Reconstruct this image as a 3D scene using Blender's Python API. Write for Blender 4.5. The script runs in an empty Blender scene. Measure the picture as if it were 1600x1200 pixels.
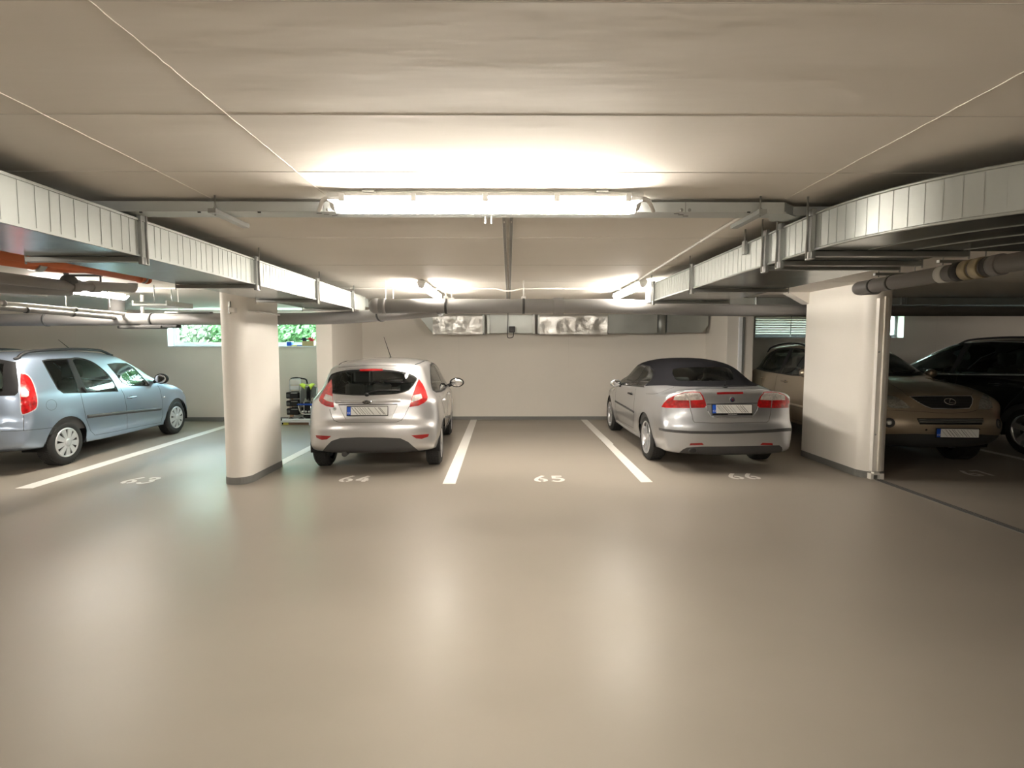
import bpy, bmesh, math, random
import numpy as np
from mathutils import Vector, Matrix, kdtree, bvhtree
random.seed(7)
SC = bpy.context.scene
COL = SC.collection
PI = math.pi

# ------------------------------------------------------------------ camera
FOC, CAM_H = 832.0, 1.61                       # focal length in px of a 1600 px frame, lens height
PITCH, YAW = math.atan(58/FOC), math.atan(5/FOC)
cam_data = bpy.data.cameras.new('camera'); cam = bpy.data.objects.new('camera', cam_data); COL.objects.link(cam)
cam.location = (0, 0, CAM_H); cam.rotation_euler = (PI/2-PITCH, 0, -YAW)
cam_data.sensor_width = 36; cam_data.lens = FOC/1600*36; cam_data.clip_start = .02; cam_data.clip_end = 200
SC.camera = cam
CR = Matrix.Rotation(-YAW, 3, 'Z') @ Matrix.Rotation(PI/2-PITCH, 3, 'X')
CO = Vector((0, 0, CAM_H))
def ray(x, y): return CR @ Vector(((x-800)/FOC, -(y-600)/FOC, -1))
def on_z(x, y, z): d = ray(x, y); return CO + d*((z-CAM_H)/d.z)
def on_y(x, y, Y): d = ray(x, y); return CO + d*(Y/d.y)
def on_x(x, y, X): d = ray(x, y); return CO + d*(X/d.x)

# ------------------------------------------------------------------ materials
def mat(name, col, rough=.5, metal=0., bump=None, vary=None, coat=0., emit=None, spec=.5, coat_rough=.05, aniso=None):
    m = bpy.data.materials.new(name); m.use_nodes = True
    nt = m.node_tree; b = nt.nodes['Principled BSDF']
    b.inputs['Base Color'].default_value = (*col, 1); b.inputs['Roughness'].default_value = rough
    b.inputs['Metallic'].default_value = metal; b.inputs['Specular IOR Level'].default_value = spec
    b.inputs['Coat Weight'].default_value = coat; b.inputs['Coat Roughness'].default_value = coat_rough
    if emit:
        b.inputs['Emission Color'].default_value = (*emit[0], 1); b.inputs['Emission Strength'].default_value = emit[1]
    if bump or vary:
        tc = nt.nodes.new('ShaderNodeTexCoord')
    if vary:                                    # (scale, amount, [stretch xyz])
        n = nt.nodes.new('ShaderNodeTexNoise'); n.inputs['Scale'].default_value = vary[0]; n.inputs['Detail'].default_value = 5
        mp = nt.nodes.new('ShaderNodeMapping'); mp.inputs['Scale'].default_value = vary[2] if len(vary) > 2 else (1, 1, 1)
        nt.links.new(tc.outputs['Object'], mp.inputs['Vector']); nt.links.new(mp.outputs['Vector'], n.inputs['Vector'])
        r = nt.nodes.new('ShaderNodeMapRange'); r.inputs['From Min'].default_value = .3; r.inputs['From Max'].default_value = .7
        r.inputs['To Min'].default_value = 1-vary[1]; r.inputs['To Max'].default_value = 1+vary[1]*.5
        nt.links.new(n.outputs['Fac'], r.inputs['Value'])
        mx = nt.nodes.new('ShaderNodeMix'); mx.data_type = 'RGBA'; mx.blend_type = 'MULTIPLY'; mx.inputs['Factor'].default_value = 1
        mx.inputs['A'].default_value = (*col, 1); nt.links.new(r.outputs['Result'], mx.inputs['B']); nt.links.new(mx.outputs['Result'], b.inputs['Base Color'])
        rr = nt.nodes.new('ShaderNodeMapRange'); rr.inputs['From Min'].default_value = .3; rr.inputs['From Max'].default_value = .7
        rr.inputs['To Min'].default_value = rough*.85; rr.inputs['To Max'].default_value = min(1, rough*1.2)
        nt.links.new(n.outputs['Fac'], rr.inputs['Value']); nt.links.new(rr.outputs['Result'], b.inputs['Roughness'])
    if bump:                                    # (scale, strength, distance, [stretch])
        n2 = nt.nodes.new('ShaderNodeTexNoise'); n2.inputs['Scale'].default_value = bump[0]; n2.inputs['Detail'].default_value = 3
        mp2 = nt.nodes.new('ShaderNodeMapping'); mp2.inputs['Scale'].default_value = bump[3] if len(bump) > 3 else (1, 1, 1)
        nt.links.new(tc.outputs['Object'], mp2.inputs['Vector']); nt.links.new(mp2.outputs['Vector'], n2.inputs['Vector'])
        bp = nt.nodes.new('ShaderNodeBump'); bp.inputs['Strength'].default_value = bump[1]; bp.inputs['Distance'].default_value = bump[2]
        nt.links.new(n2.outputs['Fac'], bp.inputs['Height']); nt.links.new(bp.outputs['Normal'], b.inputs['Normal'])
    return m
def glass(name, tint, ior=1.5, gloss_rough=.0, boost=1.0):
    m = bpy.data.materials.new(name); m.use_nodes = True; nt = m.node_tree; nt.nodes.clear()
    out = nt.nodes.new('ShaderNodeOutputMaterial'); mx = nt.nodes.new('ShaderNodeMixShader')
    tr = nt.nodes.new('ShaderNodeBsdfTransparent'); tr.inputs['Color'].default_value = (*tint, 1)
    gl = nt.nodes.new('ShaderNodeBsdfGlossy'); gl.inputs['Roughness'].default_value = gloss_rough; gl.inputs['Color'].default_value = (.95, .97, .97, 1)
    fr = nt.nodes.new('ShaderNodeFresnel'); fr.inputs['IOR'].default_value = ior
    nt.links.new(fr.outputs[0], mx.inputs['Fac']); nt.links.new(tr.outputs[0], mx.inputs[1]); nt.links.new(gl.outputs[0], mx.inputs[2])
    nt.links.new(mx.outputs[0], out.inputs['Surface']); return m

M = {}
M['wall'] = mat('painted_concrete', (.74, .70, .64), .75, bump=(3, .05, .02), vary=(.8, .04))
M['pillar'] = mat('painted_pillar', (.83, .795, .74), .6, bump=(2.2, .05, .02), vary=(1.3, .03))
M['ceiling'] = mat('painted_ceiling', (.79, .75, .69), .7, bump=(6, .34, .014, (.22, 1, 1)), vary=(.7, .05, (.5, 1.6, 1)))
M['floor'] = mat('epoxy_floor', (.31, .278, .236), .37, bump=(160, .06, .002), vary=(.9, .10, (.6, 1, 1)), spec=.34)
M['base'] = mat('baseboard_paint', (.19, .19, .18), .4)
M['white'] = mat('line_paint', (.80, .78, .74), .5, vary=(14, .05))
M['seam'] = mat('sealant', (.74, .70, .62), .7)
M['joint'] = mat('ceiling_joint', (.64, .61, .56), .8)
M['galv'] = mat('galvanised_sheet', (.50, .525, .505), .45, .9, bump=(5, .12, .01), vary=(4, .08))
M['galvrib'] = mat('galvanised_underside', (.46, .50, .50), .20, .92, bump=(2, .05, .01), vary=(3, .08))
M['zinc'] = mat('zinc_profile', (.38, .39, .375), .36, .8, vary=(9, .1))
M['trunk'] = mat('trunking_sheet', (.58, .61, .60), .42, .7, vary=(3, .06))
M['pipe'] = mat('grey_pipe_insulation', (.25, .243, .24), .5, bump=(9, .08, .01), vary=(2, .08))
M['pipelight'] = mat('light_grey_pipe', (.62, .61, .59), .4, vary=(5, .05))
M['clamp'] = mat('clamp_rubber', (.04, .04, .04), .5)
M['brass'] = mat('bronze_coupling', (.50, .44, .30), .4, .6)
M['orange'] = mat('orange_pipe', (.62, .16, .06), .45, vary=(3, .1))
M['foil'] = mat('foil_wrap', (.84, .84, .82), .32, .95, bump=(16, .35, .03))
M['lampwhite'] = mat('lamp_body', (.82, .82, .80), .4)
M['conduit'] = mat('white_conduit', (.80, .78, .74), .45)
M['pvc'] = mat('window_frame', (.82, .84, .86), .35)
M['darkframe'] = mat('dark_window_frame', (.16, .15, .15), .4)
M['blind'] = mat('blind_slat', (.72, .70, .66), .5)
_n = M['blind'].node_tree; _t = _n.nodes.new('ShaderNodeBsdfTranslucent'); _t.inputs['Color'].default_value = (1.0, .78, .68, 1); _x = _n.nodes.new('ShaderNodeMixShader'); _x.inputs['Fac'].default_value = .085
_n.links.new(_n.nodes['Principled BSDF'].outputs[0], _x.inputs[1]); _n.links.new(_t.outputs[0], _x.inputs[2]); _n.links.new(_x.outputs[0], _n.nodes['Material Output'].inputs['Surface'])
M['pane'] = glass('window_pane', (.93, .96, .95))
M['black'] = mat('black_plastic', (.014, .014, .015), .5, spec=.25)
M['darkgrey'] = mat('dark_grey_plastic', (.055, .055, .057), .55, bump=(300, .1, .001))
M['rubber'] = mat('tyre_rubber', (.022, .022, .022), .75, bump=(60, .2, .004))
M['alloy'] = mat('alloy_silver', (.62, .63, .65), .28, .8)
M['hub'] = mat('hubcap_silver', (.66, .68, .70), .35, .45)
M['chrome'] = mat('chrome', (.80, .80, .80), .12, 1)
M['satin'] = mat('satin_chrome', (.82, .82, .82), .32, .9)
M['red'] = mat('red_lens', (.50, .006, .008), .10, coat=1, vary=(22, .55), bump=(45, .5, .01))
M['darkred'] = mat('dark_red_lens', (.30, .008, .01), .2, coat=.6)
M['clear'] = mat('clear_lens', (.74, .68, .65), .10, .25, coat=1, vary=(30, .3), bump=(40, .5, .02))
M['headlamp'] = mat('headlamp_lens', (.42, .43, .40), .12, .6, coat=1, bump=(18, .8, .03))
M['plate'] = mat('plate_white', (.78, .78, .76), .35)
M['plateink'] = mat('plate_streak', (.22, .22, .22), .4)
M['blue'] = mat('plate_blue', (.01, .09, .55), .35)
M['whitetext'] = mat('white_print', (.8, .8, .8), .4)
M['cabin'] = mat('cabin_trim', (.055, .055, .055), .8)
M['seatcloth'] = mat('seat_cloth', (.05, .05, .052), .85)
M['softtop'] = mat('soft_top_canvas', (.009, .009, .011), .9, spec=.1, bump=(260, .25, .002))
M['carglass'] = glass('car_glass', (.74, .80, .76), 1.5)
M['darkglass'] = glass('tinted_car_glass', (.46, .55, .51), 1.5)
def paint(name, col, metal=.88, rough=.36): return mat(name, col, rough, metal, coat=1.0, bump=(900, .03, .0005), coat_rough=.03)
M['p_silver'] = paint('silver_paint', (.62, .615, .62))
M['p_blue'] = paint('blue_silver_paint', (.41, .50, .64))
M['p_silver2'] = paint('cool_silver_paint', (.58, .60, .635))
M['p_gold'] = paint('gold_paint', (.46, .385, .285), .75)
M['p_black'] = mat('black_paint', (.004, .004, .0045), .2, coat=.5, spec=.3)

# ------------------------------------------------------------------ mesh building helpers
class MB:
    """Collects shapes into one bmesh, in world coordinates unless the parent says otherwise."""
    def __init__(s): s.bm = bmesh.new()
    def _add(s, vs, fs, smooth=False):
        v = [s.bm.verts.new(p) for p in vs]; out = []
        for f in fs:
            try: fc = s.bm.faces.new([v[i] for i in f]); fc.smooth = smooth; out.append(fc)
            except ValueError: pass
        return out
    def box(s, x0, x1, y0, y1, z0, z1, bev=0, M4=None):
        P = [(x, y, z) for z in (z0, z1) for y in (y0, y1) for x in (x0, x1)]
        if M4 is not None: P = [M4 @ Vector(p) for p in P]
        fs = s._add(P, [(0, 2, 3, 1), (4, 5, 7, 6), (0, 1, 5, 4), (2, 6, 7, 3), (0, 4, 6, 2), (1, 3, 7, 5)])
        if bev:
            es = list({e for f in fs for e in f.edges})
            r = bmesh.ops.bevel(s.bm, geom=es, offset=bev, segments=3, affect='EDGES', profile=.5)
            for f in r['faces']: f.smooth = True
        return s
    def tube(s, pts, r, n=14, cap=True, closed=False):
        pts = [Vector(p) for p in pts]; k = len(pts); rings = []; up = None
        rs = r if isinstance(r, (list, tuple)) else [r]*k
        for i, p in enumerate(pts):
            a = pts[(i-1) % k] if (i or closed) else p; b = pts[(i+1) % k] if (i < k-1 or closed) else p
            t = (b-a).normalized()
            if up is None:
                up = Vector((0, 0, 1)) if abs(t.z) < .9 else Vector((0, 1, 0))
            u = (up - t*up.dot(t)).normalized(); w = t.cross(u); up = u
            rings.append([s.bm.verts.new(p + (u*math.cos(q*2*PI/n) + w*math.sin(q*2*PI/n))*rs[i]) for q in range(n)])
        for i in range(k if closed else k-1):
            A, B = rings[i], rings[(i+1) % k]
            for q in range(n):
                f = s.bm.faces.new((A[q], A[(q+1) % n], B[(q+1) % n], B[q])); f.smooth = True
        if cap and not closed:
            s.bm.faces.new(rings[0][::-1]); s.bm.faces.new(rings[-1])
        return s
    def cyl(s, a, b, r, n=20): return s.tube([a, b], r, n)
    def lathe(s, prof, M4, n=40):
        """prof: list of (radius, height) turned about local z, placed by M4."""
        rings = []
        for (r, h) in prof:
            if r < 1e-5: rings.append([s.bm.verts.new(M4 @ Vector((0, 0, h)))])
            else: rings.append([s.bm.verts.new(M4 @ Vector((r*math.cos(q*2*PI/n), r*math.sin(q*2*PI/n), h))) for q in range(n)])
        for A, B in zip(rings, rings[1:]):
            for q in range(n):
                a = (A[q], A[(q+1) % n]) if len(A) > 1 else (A[0],)
                b = (B[(q+1) % n], B[q]) if len(B) > 1 else (B[0],)
                if len(a)+len(b) > 2:
                    f = s.bm.faces.new(a+b); f.smooth = True
        return s
    def prism(s, poly, fn, t0, t1, smooth=False):
        """poly of 2-D points extruded from t0 to t1; fn(u, v, t) gives the 3-D point."""
        n = len(poly)
        vs = [fn(u, v, t0) for u, v in poly] + [fn(u, v, t1) for u, v in poly]
        side = [(i, (i+1) % n, n+(i+1) % n, n+i) for i in range(n)]
        s._add(vs, side, smooth); v = s.bm.verts[:] if False else None
        s._add([fn(u, v_, t0) for u, v_ in poly], [tuple(range(n))[::-1]]); s._add([fn(u, v_, t1) for u, v_ in poly], [tuple(range(n))])
        return s
    def quad(s, a, b, c, d): s._add([a, b, c, d], [(0, 1, 2, 3)]); return s
    def blob(s, c, rx, ry, rz, M4=None, seg=16, ring=10):
        M0 = (M4 or Matrix()) @ Matrix.Translation(c) @ Matrix.Diagonal((rx, ry, rz, 1))
        r = bmesh.ops.create_uvsphere(s.bm, u_segments=seg, v_segments=ring, radius=1, matrix=M0)
        for f in {f for v in r['verts'] for f in v.link_faces}: f.smooth = True
        return s
    def build(s, name, m, parent=None, local=False, recalc=True):
        bm = s.bm
        bmesh.ops.remove_doubles(bm, verts=bm.verts, dist=1e-6)
        if recalc: bmesh.ops.recalc_face_normals(bm, faces=bm.faces)
        if parent is not None and not local:
            bm.transform(WORLD[parent.name].inverted())
        me = bpy.data.meshes.new(name); bm.to_mesh(me); bm.free()
        for x in (m if isinstance(m, (list, tuple)) else [m]): me.materials.append(x)
        o = bpy.data.objects.new(name, me); COL.objects.link(o)
        if parent is not None: o.parent = parent; WORLD[o.name] = WORLD[parent.name]
        else: WORLD[o.name] = Matrix()
        return o
WORLD = {}
def tag(o, label=None, cat=None, group=None, kind=None):
    if label: o['label'] = label
    if cat: o['category'] = cat
    if group: o['group'] = group
    if kind: o['kind'] = kind
    return o
def thing(name, label, cat, loc, rz=0, group=None, kind=None):
    o = bpy.data.objects.new(name, None); COL.objects.link(o); o.empty_display_size = .1
    o.location = loc; o.rotation_euler = (0, 0, rz)
    WORLD[o.name] = Matrix.Translation(loc) @ Matrix.Rotation(rz, 4, 'Z')
    return tag(o, label, cat, group, kind)
def struct(name, mb, m, label=None): 
    o = mb.build(name, m); o['kind'] = 'structure'
    if label: o['label'] = label
    return o
def rounded(pts, rad, n=6):
    """Polyline with its inner corners rounded."""
    pts = [Vector(p) for p in pts]; out = [pts[0]]
    for a, b, c in zip(pts, pts[1:], pts[2:]):
        u = (a-b); v = (c-b); r = min(rad, u.length*.45, v.length*.45); p, q = b+u.normalized()*r, b+v.normalized()*r
        for i in range(n+1):
            t = i/n; out.append(p*(1-t)**2 + b*2*t*(1-t) + q*t*t)
    return out+[pts[-1]]

# ------------------------------------------------------------------ the setting
H = 2.395                                       # ceiling
YB, YL = 11.72, 11.50                           # back walls: behind the middle bays, behind the left bays
X0, X1, YN = -12.5, 12.5, -7.0
FIN_L, FIN_R = (-3.50, -3.21, 9.72), (4.335, 4.87, 10.6)   # stub walls: x range and near end
struct('floor', MB().box(X0-.3, X1+.3, YN-.3, YB+.3, -.2, 0), M['floor'])
cb = MB().box(X0-.3, X1+.3, YN-.3, YB+.3, H, H+.25)
struct('ceiling', cb, M['ceiling'])
def wall_with_hole(name, x0, x1, y, hx0, hx1, hz0, hz1, t=.38):
    m = MB(); m.box(x0, hx0, y, y+t, 0, H); m.box(hx1, x1, y, y+t, 0, H); m.box(hx0, hx1, y, y+t, 0, hz0); m.box(hx0, hx1, y, y+t, hz1, H)
    return struct(name, m, M['wall'])
wl0, wl1 = on_y(262, 541, YL), on_y(496, 541, YL)
LW = (wl0.x, FIN_L[0]-.02, wl0.z, 2.28)
wall_with_hole('wall_left_back', X0, FIN_L[0], YL, *LW)
wr0, wr1 = on_y(1179, 528, YB), on_y(1412, 528, YB)
RW = (wr0.x, wr1.x, wr0.z, 2.36)
wall_with_hole('wall_right_back', FIN_R[1], X1, YB, *RW)
struct('wall_back', MB().box(FIN_L[1], FIN_R[0], YB, YB+.3, 0, H), M['wall'])
struct('wall_fin_left', MB().box(FIN_L[0], FIN_L[1], FIN_L[2], YB+.3, 0, H, .012), M['wall'])
struct('wall_fin_right', MB().box(FIN_R[0], FIN_R[1], FIN_R[2], YB+.3, 0, H, .012), M['wall'])
struct('wall_left', MB().box(X0-.3, X0, YN, YB, 0, H), M['wall'])
struct('wall_right', MB().box(X1, X1+.3, YN, YB, 0, H), M['wall'])
struct('wall_front', MB().box(X0, X1, YN-.3, YN, 0, H), M['wall'])
bh = .075
struct('baseboard_back', MB().box(FIN_L[1], FIN_R[0], YB-.012, YB, 0, bh), M['base'])
struct('baseboard_left', MB().box(X0, FIN_L[0], YL-.012, YL, 0, bh+.015), M['base'])
struct('baseboard_right', MB().box(FIN_R[1], X1, YB-.012, YB, 0, bh), M['base'])
m = MB(); m.box(FIN_L[1], FIN_L[1]+.012, FIN_L[2], YB-.012, 0, bh); m.box(FIN_L[0], FIN_L[1]+.012, FIN_L[2]-.012, FIN_L[2], 0, bh)
struct('baseboard_fin_left', m, M['base'])
m = MB(); m.box(FIN_R[0]-.012, FIN_R[0], FIN_R[2], YB-.012, 0, bh); m.box(FIN_R[0]-.012, FIN_R[1], FIN_R[2]-.012, FIN_R[2], 0, bh)
struct('baseboard_fin_right', m, M['base'])

def dshape(x0, x1, y0, y1, n=14, g=0):
    x0 -= g; x1 += g; y0 -= g; r = (x1-x0)/2; cx = (x0+x1)/2
    return [(x1, y1), (x0, y1)] + [(cx+r*math.cos(PI+PI*i/n), y0+r+r*math.sin(PI+PI*i/n)) for i in range(n+1)]
def pillar(nm, label, x0, x1, y0, y1, capital=None):
    m = MB(); m.prism(dshape(x0, x1, y0, y1), lambda u, v, t: (u, v, t), 0, H)
    if capital: m.prism(capital, lambda u, v, t: (u, t, v), y1-.06, y1+.12)
    o = struct('pillar', m, M['pillar'], label)
    for p in o.data.polygons: p.use_smooth = False
    smooth_by_angle(o)
    b = MB(); b.prism(dshape(x0, x1, y0, y1, g=.006), lambda u, v, t: (u, v, t), 0, .085)
    b.build('pillar_baseboard', M['base'], o)
    return o
def smooth_by_angle(o, ang=35):
    me = o.data
    for p in me.polygons: p.use_smooth = True
    bm = bmesh.new(); bm.from_mesh(me)
    for e in bm.edges:
        e.smooth = not (len(e.link_faces) == 2 and e.calc_face_angle(0) > math.radians(ang))
    bm.to_mesh(me); bm.free()
pillar('pillar', 'round-nosed white concrete pillar between the blue car and the silver hatchback', -3.36, -3.055, 6.15, 7.1)
PR = (4.335, 4.67, 6.40, 7.78)
pr = pillar('pillar', 'round-nosed white concrete pillar with a metal channel, left of the gold car', *PR, capital=[(PR[0]-.30, H), (PR[0], H-.165), (PR[1]-.02, H-.165), (PR[1]-.02, H)])
# steel guide channel up the right pillar, with its foot, and the slotted rail in the floor
gx = 4.475; gy = PR[2]-.012
ch = thing('guide_channel', 'upright pale steel channel running up the nose of the right pillar', 'channel', (gx, gy, 0))
m = MB(); m.box(gx-.055, gx+.06, gy-.02, gy+.05, .10, 2.19); m.build('channel_back', M['conduit'], ch)
m = MB(); m.box(gx-.002, gx+.028, gy-.045, gy-.018, .10, 2.21, .004); m.build('raised_ridge', M['seam'], ch)
for z in (.55, 1.55): MB().lathe([(0, .012), (.009, .010), (.012, 0)], Matrix.Translation((gx-.035, gy-.02, z)) @ Matrix.Rotation(PI/2, 4, 'X'), 10).build('screw', M['zinc'], ch)
m = MB(); m.box(gx-.07, gx-.035, gy-.03, gy+.05, 0, .07); m.box(gx+.035, gx+.09, gy-.03, gy+.05, 0, .07); m.box(gx-.035, gx+.035, gy-.03, gy+.05, .055, .085); m.box(gx-.035, gx+.035, gy+.02, gy+.05, 0, .055)
m.build('channel_foot', M['conduit'], ch)
m = MB(); m.box(gx-.035, gx+.035, -3.0, gy-.05, 0, .004)
fr = struct('floor_rail', m, M['base'], 'dark slotted steel rail set in the floor')
m = MB(); m.box(gx-.033, gx-.024, -3, gy-.05, .004, .008); m.box(gx+.024, gx+.033, -3, gy-.05, .004, .008); m.box(gx-.006, gx+.004, -3, gy-.05, .004, .008); m.build('rail_lip', M['clamp'], fr)
# vertical channel on the right stub wall
cx = on_y(1154, 600, FIN_R[2]).x
m = MB(); m.box(cx-.035, cx+.035, FIN_R[2]-.04, FIN_R[2]+.005, .08, 2.2, .004)
tag(m.build('wall_channel', M['pvc']), 'slim white vertical channel on the stub wall behind the convertible', 'channel')
m = MB(); m.box(cx+.05, cx+.085, FIN_R[2]-.03, FIN_R[2]+.005, .08, 2.2, .004)
tag(m.build('wall_channel', M['base']), 'thin dark vertical strip beside the white channel behind the convertible', 'channel')

# ceiling joints and sealant seams
jm = MB()
for y in (1.272, 1.868, 2.46, 3.9, 5.2, 6.5): jm.box(X0, X1, y-.0018, y+.0018, H-.0015, H+.01)
struct('trim_1', jm, M['joint'], 'fine cross joints between the ceiling boards')
sm = MB()
for x in (-.952, -1.572, 1.472):
    pts = []
    y = .9
    while y < 2.9: pts.append((x+random.uniform(-.002, .002), y, H-.001)); y += .03
    sm.tube(pts, .0017, 6)
struct('trim_2', sm, M['seam'], 'white sealant seams running along the ceiling')
wm_ = MB()
for px_, Y_ in ((717, YB), (888, YB), (120, YL), (1461, YB)):
    xx = on_y(px_, 560, Y_).x; wm_.box(xx-.002, xx+.002, Y_-.0012, Y_+.004, .09, H)
struct('trim_3', wm_, M['joint'], 'faint upright joints in the back walls')
# window_1 (left): white frame, pane, sill; window_2 (right): dark frame, pane, blind
def window(name, y, x0, x1, z0, z1, fm, fw, split=None, sill=True):
    root = thing(name, None, None, ((x0+x1)/2, y, z0)); root['kind'] = 'structure'
    m = MB(); d0, d1 = y+.20, y+.28
    m.box(x0, x1, d0, d1, z0, z0+fw, .006); m.box(x0, x1, d0, d1, z1-fw, z1, .006); m.box(x0, x0+fw, d0, d1, z0+fw, z1-fw, .006); m.box(x1-fw, x1, d0, d1, z0+fw, z1-fw, .006)
    if split: m.box(split-fw/2, split+fw/2, d0, d1, z0+fw, z1-fw, .006)
    m.build('window_frame', fm, root)
    g = MB(); g.quad((x0+fw, y+.245, z0+fw), (x1-fw, y+.245, z0+fw), (x1-fw, y+.245, z1-fw), (x0+fw, y+.245, z1-fw)); g.build('window_pane', M['pane'], root)
    m = MB(); m.box(x0, x1, y-.012, y+.20, z0-.02, z0+.006, .004); m.build('window_sill', M['pvc'] if sill else M['wall'], root)
    m = MB(); m.box(x0, x0+.012, y-.003, y+.2, z0, z1); m.box(x1-.012, x1, y-.003, y+.2, z0, z1); m.box(x0, x1, y-.003, y+.2, z1-.012, z1); m.build('window_reveal', M['pvc'] if sill else M['wall'], root)
    return root
w1 = window('window_1', YL, *LW, M['pvc'], .085)
for k in (.32, .42, .78):
    xx = LW[0]+k*(LW[1]-LW[0]); m = MB(); m.box(xx-.03, xx+.03, YL+.188, YL+.2, LW[2]+.012, LW[2]+.028, .003); m.build('hinge', M['zinc'], w1)
w2 = window('window_2', YB, *RW, M['darkframe'], .07, sill=False)
bl = thing('venetian_blind', 'pale horizontal slat blind in the window behind the gold car', 'blind', ((RW[0]+RW[1])/2, YB+.19, RW[2]+.09))
bx0, bx1 = RW[0]+.02, RW[1]-.24
z = RW[2]+.095; slat_m = MB(); shade_m = MB(); th = math.radians(70)
while z < RW[3]-.03:
    c, s_ = math.cos(th)*.036, math.sin(th)*.036
    slat_m.prism([(-c, -s_), (c, s_), (c, s_+.0012), (-c, -s_+.0012)], lambda u, v, t, z=z: (t, YB+.17+u, z+v), bx0, bx1); shade_m.box(bx0, bx1, YB+.154, YB+.160, z-.036, z-.022); z += .052  # dark strips stand in for the shade lines between slats
slat_m.build('blind_slats', M['blind'], bl); shade_m.build('slat_shade_lines', M['darkframe'], bl)
MB().box(bx0, bx1, YB+.158, YB+.182, RW[2]+.062, RW[2]+.082, .004).build('bottom_rail', M['darkframe'], bl)
cdx = on_y(1235, 510, YB+.17).x
MB().tube([(cdx, YB+.148, RW[3]-.03), (cdx, YB+.148, RW[2]+.06)], .006, 6).build('cord', M['clamp'], bl)
MB().blob((cdx, YB+.148, RW[2]+.05), .022, .014, .018).build('cord_tassel', M['plate'], bl)

# daylight outside: bank of earth, bushes, a sky
struct('ground_outside', MB().box(X0, X1, YB+.5, 32, 1.45, 1.55), mat('lawn', (.08, .14, .05), .9, vary=(2, .3)))
leafm = mat('leaf_green', (.25, .41, .19), .6, vary=(6, .5))
leafm2 = mat('leaf_pale', (.42, .46, .33), .6, vary=(6, .4))
trunkm = mat('bark', (.20, .17, .13), .9)
def bush(c, r, h, m, n, label, trunk=False):
    mb = MB(); rnd = random.Random(int(c[0]*91+c[1]*13))
    for _ in range(n):
        a, b = rnd.uniform(0, 2*PI), rnd.uniform(-1, 1); q = math.sqrt(max(0, 1-b*b*.8))*rnd.uniform(.55, 1)
        p = Vector((c[0]+r*q*math.cos(a), c[1]+r*q*math.sin(a), c[2]+h*(.5+.5*b)*rnd.uniform(.75, 1)))
        d = Vector((rnd.gauss(0, 1), rnd.gauss(0, 1), rnd.gauss(0, 1))).normalized(); e = d.orthogonal().normalized(); f = d.cross(e)
        s1 = rnd.uniform(.045, .10); mb._add([p-e*s1, p+f*s1*.5, p+e*s1, p-f*s1*.5], [(0, 1, 2, 3)])
    root = thing('bush_outside', label, 'bush', (c[0], c[1], c[2]), group='greenery outside the left window')
    mb.build('foliage', m, root, recalc=False)
    t = MB(); t.tube([(c[0], c[1], c[2]), (c[0]+.1, c[1], c[2]+h*.7)], [.09, .04], 8); t.build('stem', trunkm, root)
bx = [(-9.4, 15.2, 1.05, 1.6, 1, 'pale washed-out bush at the left end of the left window'), (-8.0, 16.0, 1.05, 2.2, 0, 'green bush seen through the left window just left of the pillar'),
      (-6.5, 15.2, 1.05, 2.0, 0, 'green bush behind the pillar, outside the left window'), (-4.95, 15.0, 1.05, 2.2, 0, 'green bush seen through the left window just right of the pillar'), (-3.4, 16.0, 1.05, 2.0, 0, 'green bush at the right end of the left window')]
for (x, y, r, h, k, lb) in bx: bush((x, y, 1.55), r, h, leafm2 if k else leafm, 6500, lb)

# ------------------------------------------------------------------ floor markings
def line(pts, label):
    m = MB(); m.prism(pts, lambda u, v, t: (u, v, t), 0, .003); return tag(m.build('parking_line', M['white']), label, 'line', 'painted bay lines on the floor', kind='structure')
line([(-.78, 6.18), (-.63, 6.18), (-.705, YB-.02), (-.845, YB-.02)], 'white bay line between the silver hatchback and the empty bay 65')
line([(1.575, 6.24), (1.715, 6.24), (1.715, 8.7), (1.735, 8.72), (1.735, YB-.02), (1.595, YB-.02), (1.595, 8.7)], 'white bay line between the empty bay 65 and the convertible')
line([(-3.235, 7.15), (-3.09, 7.15), (-3.10, FIN_L[2]-.02), (-3.245, FIN_L[2]-.02)], 'white bay line running back from the left pillar to the stub wall')
line([(-5.62, 6.0), (-5.43, 6.0), (-5.70, YL-.02), (-5.86, YL-.02)], 'white bay line beside the blue car, left of bay 63')
line([(7.33, 6.3), (7.45, 6.3), (7.47, YB-.02), (7.35, YB-.02)], 'white bay line in the dark between the gold car and the black car')
line([(-8.3, 6.0), (-8.12, 6.0), (-8.35, YL-.02), (-8.5, YL-.02)], 'white bay line on the far side of the blue car')
# stencilled digits, unit box .15 x .31
def arc(cx, cy, rx, ry, a0, a1, n=10): return [(cx+rx*math.cos(math.radians(a0+(a1-a0)*i/n)), cy+ry*math.sin(math.radians(a0+(a1-a0)*i/n))) for i in range(n+1)]
DIG = {'6': [[(.128, .305), (.08, .235), (.04, .155), (.032, .10), (.045, .055), (.088, .030)], [(.108, .030), (.142, .062), (.145, .105), (.118, .145), (.082, .150)]],
       '3': [[(.025, .250), (.05, .288), (.10, .290), (.132, .25), (.115, .195), (.072, .172)], [(.10, .176), (.138, .135), (.142, .085), (.105, .032), (.055, .028), (.018, .065)]],
       '4': [[(.112, .300), (.07, .21), (.025, .115), (.03, .095)], [(.02, .095), (.08, .095), (.158, .095)], [(.112, .20), (.112, .11), (.112, .012)]],
       '5': [[(.150, .283), (.10, .283), (.028, .283)], [(.050, .30), (.048, .23), (.045, .165)], [(.045, .182), (.10, .184), (.142, .145), (.145, .085), (.105, .032), (.06, .030), (.018, .06)]],
       '7': [[(.02, .283), (.08, .283), (.148, .283)], [(.128, .28), (.09, .16), (.062, .012)]]}
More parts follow.
